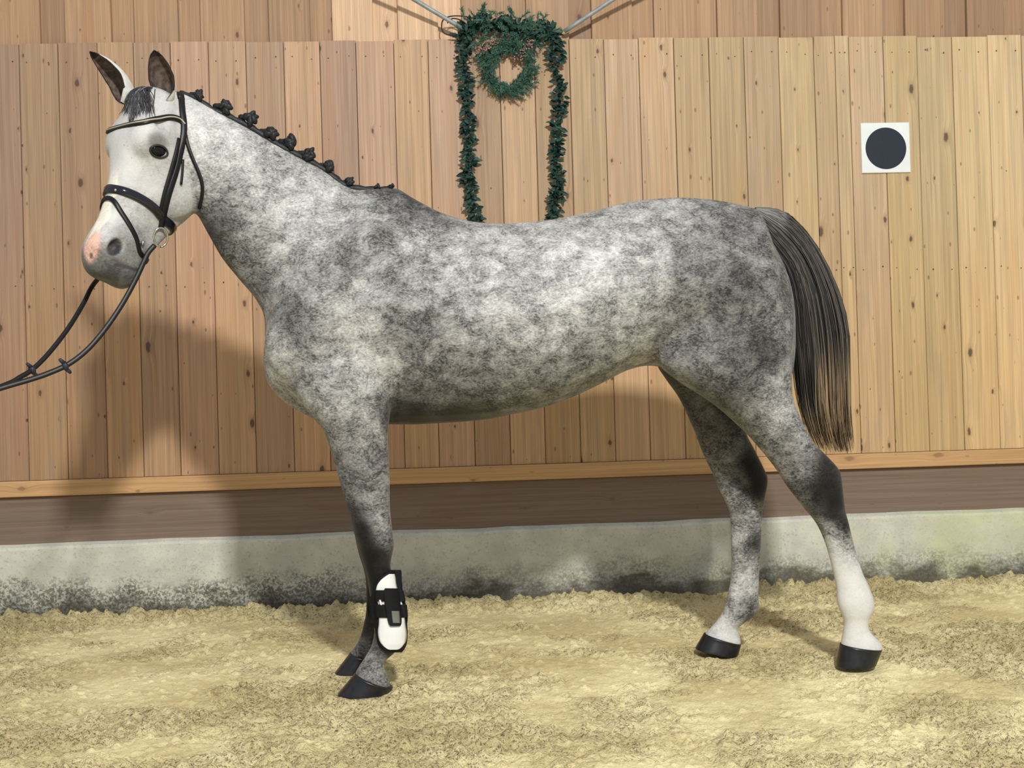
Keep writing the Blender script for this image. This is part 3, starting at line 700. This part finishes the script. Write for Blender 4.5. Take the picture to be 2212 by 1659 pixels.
# --- tail
Lp = [(1628,468),(1660,535),(1690,578),(1706,640),(1713,736),(1721,811),(1728,867),(1743,923),(1766,975)]
Rp = [(1632,449),(1694,459),(1752,520),(1797,606),(1826,699),(1831,792),(1833,886),(1837,940),(1842,978)]
Lc = catmull(np.array([at(*p, 0) for p in Lp]), 4); Rc = catmull(np.array([at(*p, 0) for p in Rp]), 4)
NS = len(Lc); tv, tf_, tc = [], [], []
hwid = np.interp(np.linspace(0, 1, NS), [0, .12, .4, .7, 1], [.022, .045, .07, .065, .045])
for k in range(2600):
    q = random.random(); q = q if random.random() < .6 else random.betavariate(1.3, 1.3)
    end = .5+.5*random.random()**1.35
    start = random.choice([0, 0, 0, random.uniform(0, .22)])
    n = 15; vv = np.linspace(start, end, n)
    ph = random.uniform(0, 2*math.pi); am = random.uniform(.001, .006)
    yr_ = random.uniform(-1, 1); cl = random.gauss(0, .03)
    idx_ = vv*(NS-1); i0_ = np.minimum(idx_.astype(int), NS-2); fr = (idx_-i0_)[:, None]
    lp = Lc[i0_]*(1-fr)+Lc[i0_+1]*fr; rp = Rc[i0_]*(1-fr)+Rc[i0_+1]*fr
    qq = np.clip(q+cl*vv, -.02, 1.03)[:, None]
    P = lp*(1-qq)+rp*qq
    hw = np.interp(idx_, np.arange(NS), hwid)
    P[:, 1] += yr_*hw*np.sqrt(np.clip(1-(2*qq[:, 0]-1)**2*.85, .05, 1))
    P[:, 0] += am*np.sin(ph+vv*9)*vv
    if random.random() < .05: P[:, 0] += random.uniform(-.015, .022)*vv**2
    r = .0019*np.interp(vv, [0, end*.8, end], [1, .95, .25])
    b0 = len(tv); light = random.random()
    T = np.gradient(P, axis=0); T /= np.linalg.norm(T, axis=1)[:, None]
    tw = random.uniform(0, 2)
    for i in range(n):
        a = np.cross(T[i], (0, 1, 0)); a /= np.linalg.norm(a)+1e-9; bb_ = np.cross(T[i], a)
        dk = np.array([44, 42, 42.]) if light < .8 else np.array([92, 87, 80.])
        if vv[i] < .13 and q > .45: dk = dk*.5+np.array([150, 150, 150])*.5
        tip = np.array([150, 130, 102.]) if light > .25 else np.array([70, 56, 46.])
        kk = sm(vv[i]+.12*(light-.5), .5+.22*(q < .3), .72+.2*(q < .3))
        c = lin(dk*(1-kk)+tip*kk)
        for j in range(3):
            an = tw+j*2.094; tv.append(P[i]+r[i]*(math.cos(an)*a+math.sin(an)*bb_)); tc.append(c)
        if i:
            for j in range(3): tf_.append((b0+(i-1)*3+j, b0+(i-1)*3+(j+1) % 3, b0+i*3+(j+1) % 3, b0+i*3+j))
tme = fast_mesh('tail', np.array(tv), np.array(tf_), M_HAIR)
setcol(tme, 'coat', np.array(tc))
tail = bpy.data.objects.new('tail', tme); COL.objects.link(tail); parent_to(tail, horse)
tag(tail, kind='stuff', label='long dark tail fading to fair hair at the ends')
dk_ = catmull(np.array([at(1618, 468, 0), at(1655, 480, 0), at(1700, 515, 0), at(1732, 575, 0), at(1745, 640, 0)]), 4)
MB().add(*tube(dk_, np.linspace(.03, .012, len(dk_)), 12)).obj('dock', M_MANE, horse)

# --- plaited mane
crest = [(388,199),(421,212),(456,236),(488,250),(524,267),(553,283),(586,305),(616,322),(651,341),(697,365),(727,389),(754,405),(800,410),(841,410),(868,421),(900,436)]
def cy_(x): return np.interp(x, [385, 470, 586, 697, 754, 900], [-.08, -.065, -.04, -.015, -.005, 0])
cp = catmull(np.array([at(x, y, cy_(x)) for x, y in crest]), 4)
rr_ = np.interp(np.arange(len(cp)), [0, 4, 40, 48, 56, len(cp)-1], [.006, .011, .0135, .012, .009, .002])*(1+.18*np.sin(np.arange(len(cp))*2.1))
mane = MB().add(*tube(cp+np.array([0, 0, .0]), rr_, 10)).obj('mane', M_MANE, horse)
knots = [(430,206,.8),(487,232,1.1),(542,256,1.15),(586,287,1.15),(627,309,1.2),(667,334,1.1),(710,360,1.0),(755,392,.75),(815,405,.6),(846,403,.5)]
for x, y, s in knots:
    b = MB(); Yc = float(cy_(x)); 
    p0 = at(x-26*min(s, 1), y+6-(2 if x > 740 else 8), Yc); p1 = at(x, y+4, Yc-.008)
    pl = np.array([p0+(p1-p0)*t+np.array([0, 0, .006*math.sin(t*math.pi)]) for t in np.linspace(0, 1, 7)])
    b.add(*tube(pl, .0085*s*np.array([.7, 1, .85, 1.05, .9, 1.1, .9]), 10))
    for k in range(13 if s > .7 else 5):     # the plait folded up into a small bun
        a = random.uniform(0, 6.28); el = random.uniform(-1, 1); rad_ = .0105*s*math.sqrt(random.random())
        c = at(x+1*s, y-1*s, Yc-.010)+np.array([rad_*math.cos(a)*.9, -abs(el)*.007, rad_*math.sin(a)*1.25])
        b_ = random.uniform(0, 3); q_ = .0108*s*random.uniform(.8, 1.15)
        b.add(*ellipsoid(c, (np.array([math.cos(b_), 0, math.sin(b_)])*q_*1.35, np.array([0, q_, 0]), np.array([-math.sin(b_), 0, math.cos(b_)])*q_*.75), 10, 7))
    b.obj('braid', M_MANE, mane)

# --- forelock
fv, ff, fc = [], [], []
for k in range(420):
    u = random.random()
    rootp = hp(-.02+.02*random.random(), .03+.03*random.random(), (u-.5)*.05+.012, .03)
    tgt = [(247, 244), (262, 240), (283, 250), (300, 255), (335, 252)]
    w_ = random.random(); ti = np.interp(w_, [0, .3, .55, .8, 1], range(5)); i_ = min(int(ti), 3)
    ln = random.uniform(.6, 1.0)
    tx = np.array(tgt[i_])*(1-(ti-i_))+np.array(tgt[i_+1])*(ti-i_)+np.array([random.uniform(-6, 6), random.uniform(-8, 10)])
    h = hit(*tx); 
    if h is None: h = near(at(*tx, -.28))
    P = []
    for t in np.linspace(0, ln, 9):
        p = rootp*(1-t)+h[0]*t; s, n = near(p)
        P.append(s+n*(.004+.016*math.sin(min(t*1.2, 1)*math.pi)*random.uniform(.7, 1)+.003*random.random()) if t > .05 else p)
    P = np.array(P); P[1:-1] = .25*P[:-2]+.5*P[1:-1]+.25*P[2:]
    P[1:-1] = .25*P[:-2]+.5*P[1:-1]+.25*P[2:]
    v, f = tube(P, .0014*np.array([1, 1, 1, 1, 1, 1, .9, .7, .3]), 3); b0 = len(fv)
    g_ = random.uniform(36, 74) if random.random() < .8 else random.uniform(90, 150)
    fv += v; ff += [tuple(i+b0 for i in q) for q in f]; fc += [lin((g_, g_, g_*1.06))]*len(v)
fo = mkobj('forelock', fv, ff, M_HAIR, horse); setcol(fo.data, 'coat', np.array(fc)); tag(fo, kind='stuff')

# ------------------------------------------------------------------ the bridle
bloc = hp(.45, .1, 0)
bridle = empty('bridle', bloc, label='black leather bridle with reins on the grey horse\'s head', cat='bridle')
def surf(pxs, sub=4, lift=.002):
    P, N = [], []
    for x, y in catmull(np.array(pxs, float), sub):
        h = hit(x, y, -.25); P.append(h[0]+h[1]*lift); N.append(h[1])
    P = np.array(P); N = np.array(N)
    for _ in range(2):
        P[1:-1] = .25*P[:-2]+.5*P[1:-1]+.25*P[2:]; N[1:-1] = .25*N[:-2]+.5*N[1:-1]+.25*N[2:]
    return P, N
def settle(P, N, lift):
    Q, M = [], []
    for p, n in zip(P, N):
        s, nn_ = near(p); d = (p-s)@nn_
        Q.append(p if d > lift else s+nn_*lift); M.append(nn_)
    Q = np.array(Q); M = np.array(M)
    for _ in range(2):
        Q[1:-1] = .25*Q[:-2]+.5*Q[1:-1]+.25*Q[2:]; M[1:-1] = .25*M[:-2]+.5*M[1:-1]+.25*M[2:]
    return Q, M
def over(pxs, lift=.002, depth=.06):      # a strap over the nose: near half measured, far half its mirror image
    P, N = surf(pxs, 4, lift)
    P = np.concatenate([np.array([mirror(p) for p in P[::-1]]), P]); N = np.concatenate([np.array([mirn(n) for n in N[::-1]]), N])
    keep = [0]
    for i in range(1, len(P)):
        if np.linalg.norm(P[i]-P[keep[-1]]) > .004: keep.append(i)
    P, N = P[keep], N[keep]
    e0, e1 = P[-1], P[0]           # on under the jaw to close the loop
    U = np.array([e0+(e1-e0)*t-HF*depth*math.sin(t*math.pi) for t in np.linspace(.08, 1, 14)])
    P = np.concatenate([P, U]); N = np.concatenate([N, np.tile(-HF, (14, 1))])
    return settle(P, N, lift)
def strap(name, P, N, w, th, m=M_LEATH, par=None): return MB().add(*ribbon(P, N, w, th)).obj(name, m, par or bridle)
P, N = over([(286,269),(310,266),(337,259),(364,254),(381,256),(393,263),(399,271)], .003)
n_ = len(P)-14; P, N = P[:n_], N[:n_]
bb = strap('browband', P, N, .019, .005)
MB().add(*ribbon(P+N*.004, N, .0045, .003)).obj('piping', M_PIPE, bb)
P, N = over([(236,408),(262,412),(290,422),(318,438),(338,454),(348,468)], .003)
strap('noseband', P, N, .027, .007, M_PATENT)
h = hit(253, 413)
MB().add(*ellipsoid(h[0]+h[1]*.010, (HF*.0045+HA*.0, HA*.0045, HS*.0045), 10, 8)).obj('stud', M_STEEL, bridle)
P, N = over([(232,428),(246,432),(258,454),(274,478),(286,500),(296,522),(300,548)], .003)
strap('flash_strap', P, N, .0145, .004)
# cheekpiece, noseband hanger, throatlatch on both sides
def both(name, pxs, w, th, lift=.002):
    P, N = surf(pxs, 4, lift); o = strap(name, P, N, w, th)
    strap(name, *settle(np.array([mirror(p) for p in P]), np.array([mirn(n) for n in N]), lift), w, th)
both('cheekpiece', [(391,214),(393,243),(397,270),(395,300),(387,335),(378,372),(365,412),(357,442),(351,470),(346,492)], .0195, .005, .004)
both('noseband_hanger', [(386,300),(377,335),(368,372),(357,410),(350,440),(346,462)], .0135, .004, .003)
both('throatlatch', [(399,282),(404,308),(416,342),(426,364),(435,388),(438,405),(437,424),(431,450)], .011, .004, .002)
both('strap_end', [(394,345),(392,372),(389,399)], .0075, .003, .005)
# poll strap across the crest
P, N = surf([(391,216),(389,205)], 4, .003)
strap('headpiece', np.array([P[0], P[-1], P[-1]+np.array([-.01, .04, .012]), P[-1]+np.array([-.03, .09, .01])]), np.array([N[0], N[-1], [0, 0, 1.], [0, .3, 1]]), .022, .005)
# bit rings and rein
for sg in (1, -1):
    q, n = hit(343, 512, -.25)
    if sg < 0: q, n = mirror(q), mirn(n)
    c = q+n*.008; a_ = HA*.6-HF*.35+n*.0; a_ -= n*(a_@n); a_ /= np.linalg.norm(a_); b_ = np.cross(n, a_)
    n2 = n*.55-HF*.5; 
    ringp = np.array([c+.030*(math.cos(t)*a_+math.sin(t)*(b_*.75+n*.25)) for t in np.linspace(0, 2*math.pi, 33)])
    MB().add(*tube(ringp, .0035, 8)).obj('bit_ring', M_STEEL, bridle)
h = hit(305, 524, -.25); MB().add(*ellipsoid(h[0]+h[1]*.006, (HA*.009, HF*.006, HS*.006), 10, 8)).obj('flash_buckle', M_STEEL, bridle)
h1 = hit(290, 513, -.25); h2 = hit(298, 516, -.25)
def reinpath(pl, ya, yb):
    q = np.array(pl, float); cl = np.concatenate([[0], np.cumsum(np.hypot(*np.diff(q, axis=0).T))]); cl /= cl[-1]
    P = [at(x, y, ya+(yb-ya)*k) for k, (x, y) in zip(cl, pl)]
    P = catmull(np.array(P), 5); 
    N = np.tile(np.array([.45, -.85, .3]), (len(P), 1)); return P, N
yb0 = float(hit(343, 512, -.25)[0][1])-.012
nr = [(334,530),(321,545),(312,563),(294,602),(265,655),(230,707),(190,754),(149,786),(108,805),(68,819),(0,839),(-120,878)]
fr_ = [(209,602),(190,637),(163,686),(122,743),(81,789),(54,808),(27,824),(0,836),(-120,880)]
Pn, Nn = reinpath(nr, yb0-.03, -.55); rn = strap('rein', Pn, Nn, .0155, .0045)
q_b = mirror(hit(338, 520, -.25)[0])
Pf, Nf = reinpath(fr_, float(q_b[1])+.03, -.53)
Pf = catmull(np.concatenate([[q_b, q_b*.45+Pf[0]*.55+np.array([0, 0, .012])], Pf[2::5]]), 5); Nf = np.tile(Nf[0], (len(Pf), 1)); rf = strap('rein', Pf, Nf, .0145, .0045)
for P, px in ((Pn, (138, 793)), (Pf, (70, 799))):
    tgt = min(range(len(P)), key=lambda i: abs(((P[i]-CC)@CR)/((P[i]-CC)@CF)*F+IW/2-px[0])); c = P[tgt]; T = P[tgt+1]-P[tgt]; T /= np.linalg.norm(T)
    up_ = np.array([.0, -.3, .95]); up_ -= T*(up_@T); up_ /= np.linalg.norm(up_); sd = np.cross(T, up_)
    b = MB().add(*tube(np.array([c-T*.008, c-T*.004, c+T*.004, c+T*.008]), [.007, .0125, .0125, .007], 14))
    for sg in (1, -1):
        b.add(*tube(np.array([c+up_*sg*.008-T*.002*sg, c+up_*sg*.02+T*.004*sg, c+up_*sg*.027+T*.006*sg]), [.006, .006, .0045], 10))
    b.obj('rein_stop', M_RUBBER, bridle)

# ------------------------------------------------------------------ tendon boot on the near foreleg
boot = empty('tendon_boot', tuple(at(838, 1320, -.15)), label='white and black tendon boot strapped round the near foreleg', cat='horse boot')
def patch(name, rows, lift, th, mat, par=boot, nu=15, sub=4):
    R = catmull(np.array(rows, float), sub); fr, bk = [], []
    for y, x0, x1 in R:
        a, b_ = [], []
        yl = y
        cx0 = np.interp(yl, [1220, 1252, 1290, 1330, 1365, 1393, 1412], [785, 793, 799, 805, 808, 803, 796]); cx1 = np.interp(yl, [1220, 1250, 1288, 1328, 1362, 1393, 1412], [846, 851, 858, 866, 874, 874, 868])
        hw_ = np.interp(yl, [1220, 1250, 1330, 1365, 1390, 1412], [.045, .037, .036, .042, .043, .04])
        for u in np.linspace(0, 1, nu):
            x = x0+(x1-x0)*u
            c = (x-(cx0+cx1)/2)/((cx1-cx0)/2)
            # lay the sheet round the leg's own rounded section
            an = math.asin(max(-.995, min(.995, c/1.03)))
            p = at(x, y, -.15-hw_*math.cos(an)-lift)
            nrm = np.array([math.sin(an), -math.cos(an), 0]); a.append(p+nrm*th); b_.append(p-nrm*.003)
        fr.append(a); bk.append(b_)
    A = np.array(fr); Bk = np.array(bk); m_, n_ = A.shape[:2]; off = m_*n_
    V = np.concatenate([A.reshape(-1, 3), Bk.reshape(-1, 3)]); Fc = []
    for i in range(m_-1):
        for j in range(n_-1):
            q = (i*n_+j, (i+1)*n_+j, (i+1)*n_+j+1, i*n_+j+1); Fc.append(q); Fc.append(tuple(off+k for k in q[::-1]))
        for j, r in ((0, 1), (n_-1, 0)):
            q = (i*n_+j, off+i*n_+j, off+(i+1)*n_+j, (i+1)*n_+j); Fc.append(q if r else q[::-1])
    for j in range(n_-1):
        for i, r in ((0, 0), (m_-1, 1)):
            q = (i*n_+j, off+i*n_+j, off+i*n_+j+1, i*n_+j+1); Fc.append(q if r else q[::-1])
    return mkobj(name, V, Fc, mat, par)
patch('lining', [(1231,846,864),(1240,832,865),(1250,819,865),(1262,811,866),(1283,806,868),(1297,797,872),(1320,797,877),(1338,801,878),(1349,808,877),(1365,815,878),(1385,817,877),(1399,824,873),(1409,838,866)], .004, .004, M_BOOTB)
patch('shell', [(1240,841,850),(1247,830,852),(1255,821,853),(1266,815,855),(1285,813,860),(1310,819,868),(1345,820,873),(1365,818,876),(1383,821,875),(1394,828,869),(1401,836,862),(1403,842,856)], .010, .004, M_BOOTW)
patch('strap', [(1275,812,869),(1283,811,871),(1291,811,873),(1299,812,874)], .016, .003, M_BOOTB)
patch('strap', [(1306,811,877),(1316,811,878),(1326,812,879),(1334,813,879)], .016, .003, M_BOOTB)
patch('closure_panel', [(1271,832,858),(1280,829,860),(1310,832,864),(1340,838,866),(1349,841,865),(1352,844,862)], .020, .003, M_BOOTB)
patch('closure_patch', [(1320,846,862),(1333,847,863),(1346,849,864)], .0245, .0015, M_TABG, nu=6)
patch('brand_tag', [(1296,819,822),(1301,820,824),(1307,822,825)], .021, .001, M_BOOTW, nu=4).name = 'white_tag'

# ------------------------------------------------------------------ letter plate on the wall
cs = [onwall(x, y, .008) for x, y in ((1860, 266), (1965, 264), (1967, 372), (1862, 374))]
pc = np.mean(cs, 0)
sign = empty('letter_sign', tuple(pc), label='square white plate with a black disc on the plank wall', cat='sign')
hw_ = (np.linalg.norm(cs[1]-cs[0])+np.linalg.norm(cs[2]-cs[3]))/4; hh_ = (np.linalg.norm(cs[3]-cs[0])+np.linalg.norm(cs[2]-cs[1]))/4
def wl(u, v, n): z = pc[2]+v; return (pc[0]+u, wy(z, n), z)
e0 = .003
v = [wl(sx*(hw_-i), sz*(hh_-i), n) for n, i in ((-.002, 0), (.006, 0), (.008, e0)) for sx, sz in ((-1, -1), (1, -1), (1, 1), (-1, 1))]
f = [(0, 3, 2, 1), (8, 9, 10, 11)]+[(k*4+j, k*4+(j+1) % 4, k*4+4+(j+1) % 4, k*4+4+j) for k in (0, 1) for j in range(4)]
mkobj('plate', v, f, M_PLATE, sign, smooth=False)
rd = hw_*.835; dz = -.003
ring = lambda r, n: [wl(r*math.cos(t), dz+r*math.sin(t), n) for t in np.linspace(0, 2*math.pi, 64, endpoint=False)]
v, f = rings_mesh([ring(rd, .0075), ring(rd, .0095), ring(rd-.001, .0102)])
mkobj('disc', v, f, M_DISC, sign, smooth=False)

# ------------------------------------------------------------------ garland, wreath, rods, cable
def leaf_mesh(name, Ln, wd, mat):
    v = [(0, 0, 0), (-wd*.36, Ln*.22, .002), (0, Ln*.25, -.002), (wd*.36, Ln*.22, .002), (-wd*.5, Ln*.52, .003), (0, Ln*.55, -.003), (wd*.5, Ln*.52, .003), (-wd*.3, Ln*.83, .001), (0, Ln*.84, -.003), (wd*.3, Ln*.83, .001), (0, Ln, -.004)]
    f = [(0, 2, 1), (0, 3, 2), (1, 2, 5, 4), (2, 3, 6, 5), (4, 5, 8, 7), (5, 6, 9, 8), (7, 8, 10), (8, 9, 10)]
    me = bpy.data.meshes.new(name); me.from_pydata(v, [], f); me.materials.append(mat)
    me.polygons.foreach_set('use_smooth', [True]*len(f)); me.update(); return me
LM = [leaf_mesh('leaf', .034, .019, M_LEAF), leaf_mesh('leaf', .028, .016, M_LEAF), leaf_mesh('leaf', .038, .017, M_LEAF)]
gl = [(999,70),(1003,95),(1001,130),(1005,174),(1010,208),(1010,260),(1010,298),(1015,341),(1010,376),(1016,411),(1022,451),(1027,490),(1030,540)]
gr = [(1196,70),(1200,95),(1199,121),(1204,174),(1210,217),(1204,255),(1206,304),(1200,333),(1204,370),(1210,405),(1199,428),(1196,463),(1196,500)]
gt = [(999,70),(1024,58),(1050,52),(1086,56),(1120,64),(1160,68),(1196,68)]
gp = lambda L_, off=.03: catmull(np.array([onwall(x, y, off) for x, y in L_]), 6)
garl = empty('garland', tuple(onwall(1098, 65, .03)), label='green leaf garland draped over the kickboard, its two ends hanging beside the wreath', cat='garland')
for L_ in (gl, gr, gt): MB().add(*tube(gp(L_), .004, 6)).obj('stem', M_STEM, garl)
def place(i, P, d, up, s):
    """rotation matrix for a leaf: y along d"""
    d = d/np.linalg.norm(d); x = np.cross(d, up); x /= np.linalg.norm(x)+1e-9; z = np.cross(x, d)
    return Matrix(((x[0]*s, d[0]*s, z[0]*s, P[0]), (x[1]*s, d[1]*s, z[1]*s, P[1]), (x[2]*s, d[2]*s, z[2]*s, P[2]), (0, 0, 0, 1)))
mats = []
for L_, hw, cnt in ((gl, .023, 430), (gr, .024, 430), (gt, .032, 420)):
    C_ = gp(L_)
    for k in range(cnt):
        t = (k+random.random())/cnt*(len(C_)-1.001); i = int(t); p = C_[i]+(C_[i+1]-C_[i])*(t-i)
        T = C_[i+1]-C_[i]; T /= np.linalg.norm(T)
        a = random.uniform(0, 2*math.pi); rad_ = np.cross(T, [0, -1, 0]); rad_ /= np.linalg.norm(rad_)
        w = hw*(1.25 if (L_ is not gt and t < 12) else 1)
        dvec = rad_*math.cos(a)+np.array([0, -1., 0])*abs(math.sin(a))*.8+T*random.uniform(-.4, .8)+np.array([0, 0, random.uniform(-.3, .3)])
        p = p+rad_*random.uniform(-w, w)*.8+np.array([0, random.uniform(-.012, .012), 0])
        p[1] = min(p[1], wy(p[2], .014))
        up = np.array([random.uniform(-.8, .8), -1., random.uniform(-.5, .8)])
        mats.append((place(0, p, dvec, up, random.uniform(.75, 1.15)), k % 3))
random.shuffle(mats); lb = MB()
gi = garl.matrix_world.inverted()
for k, (mt, q) in enumerate(mats):
    if k < 296:
        o = bpy.data.objects.new('leaf', LM[q]); COL.objects.link(o); o.parent = garl; o.matrix_parent_inverse = gi; o.matrix_world = mt; o.matrix_basis = mt
    else:
        me = LM[q]; lb.add([tuple(mt @ vv.co) for vv in me.vertices], [tuple(p.vertices) for p in me.polygons])
tag(lb.obj('leaf_filling', M_LEAF, garl), kind='stuff')
# fir wreath
wc = np.array(onwall(1098, 148, .035)); pxm = F/5.35
wreath = empty('wreath', tuple(wc), label='small round fir wreath with pale red berries between the hanging garland ends', cat='wreath')
Rw = 46/pxm
ringp = np.array([(wc[0]+Rw*math.cos(t), wy(wc[2]+Rw*math.sin(t), .03), wc[2]+Rw*math.sin(t)) for t in np.linspace(0, 2*math.pi, 33)])
MB().add(*tube(ringp, .009, 8)).obj('ring', M_STEM, wreath)
def sprig(name, seed):
    r = random.Random(seed); v, f = [], []
    v2, f2 = tube(np.array([(0, 0, 0), (0, .02, .001), (0, .04, 0)]), [.0012, .001, .0006], 4); v += v2; f += f2
    for k in range(22):
        y = .004+.034*k/22; a = r.uniform(0, 6.28); Ln = r.uniform(.011, .018); w = .0011
        d = np.array([math.cos(a)*.75, .75, math.sin(a)*.55]); d /= np.linalg.norm(d); s = np.cross(d, [0, .2, 1.]); s /= np.linalg.norm(s)+1e-9; n = len(v)
        b = np.array([0, y, 0]); v += [tuple(b-s*w), tuple(b+s*w), tuple(b+d*Ln*.6+s*w*.9), tuple(b+d*Ln), tuple(b+d*Ln*.6-s*w*.9)]
        f += [(n, n+1, n+2, n+3, n+4)]
    me = bpy.data.meshes.new(name); me.from_pydata([tuple(map(float, q)) for q in v], [], f); me.materials.append(M_FIR); me.update(); return me
SM = [sprig('sprig', i) for i in range(4)]
wi = wreath.matrix_world.inverted()
for k in range(228):
    t = k/228*2*math.pi*5; rr = Rw+random.uniform(-.026, .022)
    p = np.array([wc[0]+rr*math.cos(t), 0, wc[2]+rr*math.sin(t)]); p[1] = wy(p[2], .02+random.random()*.03)
    rad_ = np.array([math.cos(t), 0, math.sin(t)]); T = np.array([-math.sin(t), 0, math.cos(t)])
    d = rad_*random.uniform(-.7, 1.1)+T*random.uniform(.2, 1)+np.array([0, -random.uniform(0, .7), 0])
    mt = place(0, p, d, np.array([random.uniform(-.4, .4), -1, random.uniform(-.4, .4)]), random.uniform(.8, 1.25))
    o = bpy.data.objects.new('sprig', SM[k % 4]); COL.objects.link(o); o.parent = wreath; o.matrix_parent_inverse = wi; o.matrix_basis = mt
for k in range(70):     # filling between the wreath and the garland above it
    p = np.array(onwall(random.uniform(1024, 1172), random.uniform(78, 118), random.uniform(.02, .05)))
    mt = place(0, p, np.array([random.uniform(-1, 1), -.3, random.uniform(-1, .8)]), np.array([.2, -1, .1]), random.uniform(.8, 1.2))
    o = bpy.data.objects.new('sprig', SM[k % 4]); COL.objects.link(o); o.parent = wreath; o.matrix_parent_inverse = wi; o.matrix_basis = mt
for k in range(66):     # fir sprigs in the top of the garland
    C_ = gp(gt, .05); t = random.random()*(len(C_)-1.01); i = int(t); p = C_[i]+np.array([random.uniform(-.02, .02), random.uniform(-.02, .01), random.uniform(-.03, .06)])
    d = np.array([random.uniform(-1, 1), -.3, random.uniform(-.4, 1.)])
    mt = place(0, p, d, np.array([.2, -1, .1]), random.uniform(.8, 1.3))
    o = bpy.data.objects.new('sprig', SM[k % 4]); COL.objects.link(o); o.parent = garl; o.matrix_parent_inverse = gi; o.matrix_basis = mt
bb_ = MB()
for (cx, cy, ex, ey, ang, cnt) in ((1046, 103, 34, 9, -.62, 46), (1132, 110, 32, 11, -.85, 52), (1180, 140, 8, 6, 0, 4)):
    for k in range(cnt):
        a, r = random.uniform(0, 6.28), math.sqrt(random.random()); ux, uy = ex*r*math.cos(a), ey*r*math.sin(a)
        x = cx+ux*math.cos(ang)-uy*math.sin(ang); y = cy+ux*math.sin(ang)+uy*math.cos(ang)
        q = onwall(x, y, random.uniform(.055, .075)); rb = random.uniform(.0028, .0045)
        bb_.add(*ellipsoid(q, (np.array([rb, 0, 0]), np.array([0, rb, 0]), np.array([0, 0, rb])), 8, 6))
tag(bb_.obj('berries', M_BERRY, wreath, loc=None), kind='stuff', label='clusters of small pale red berries')
def rod(a, b, label):
    A = np.array(onwall(*a, .03)); Bq = at(*b, 1.24); T = Bq-A; P = np.array([A, A+T*.12, A+T*.5, Bq])
    o = MB().add(*tube(P, .0095, 14)).obj('metal_rod', M_GALV, None, loc=tuple(A)); tag(o, label, 'rod', 'grey metal rods over the garland'); return o
rod((1006, 66), (790, -64), 'grey metal rod running from the garland\'s left corner up out of the picture')
rod((1219, 68), (1420, -64), 'grey metal rod running from the garland\'s right corner up out of the picture')
cab = np.array([onwall(x, y, .04+.01*math.sin(k)) for k, (x, y) in enumerate([(1024, 40), (1000, 35), (975, 35), (958, 42), (954, 58), (960, 72), (980, 77), (1003, 72), (1010, 58), (998, 45), (978, 40), (966, 50)])])
o = MB().add(*tube(catmull(cab, 5), .0028, 8)).obj('light_cable', M_CABLE, None, loc=tuple(cab[0])); tag(o, 'black cable looped at the left end of the garland', 'cable')
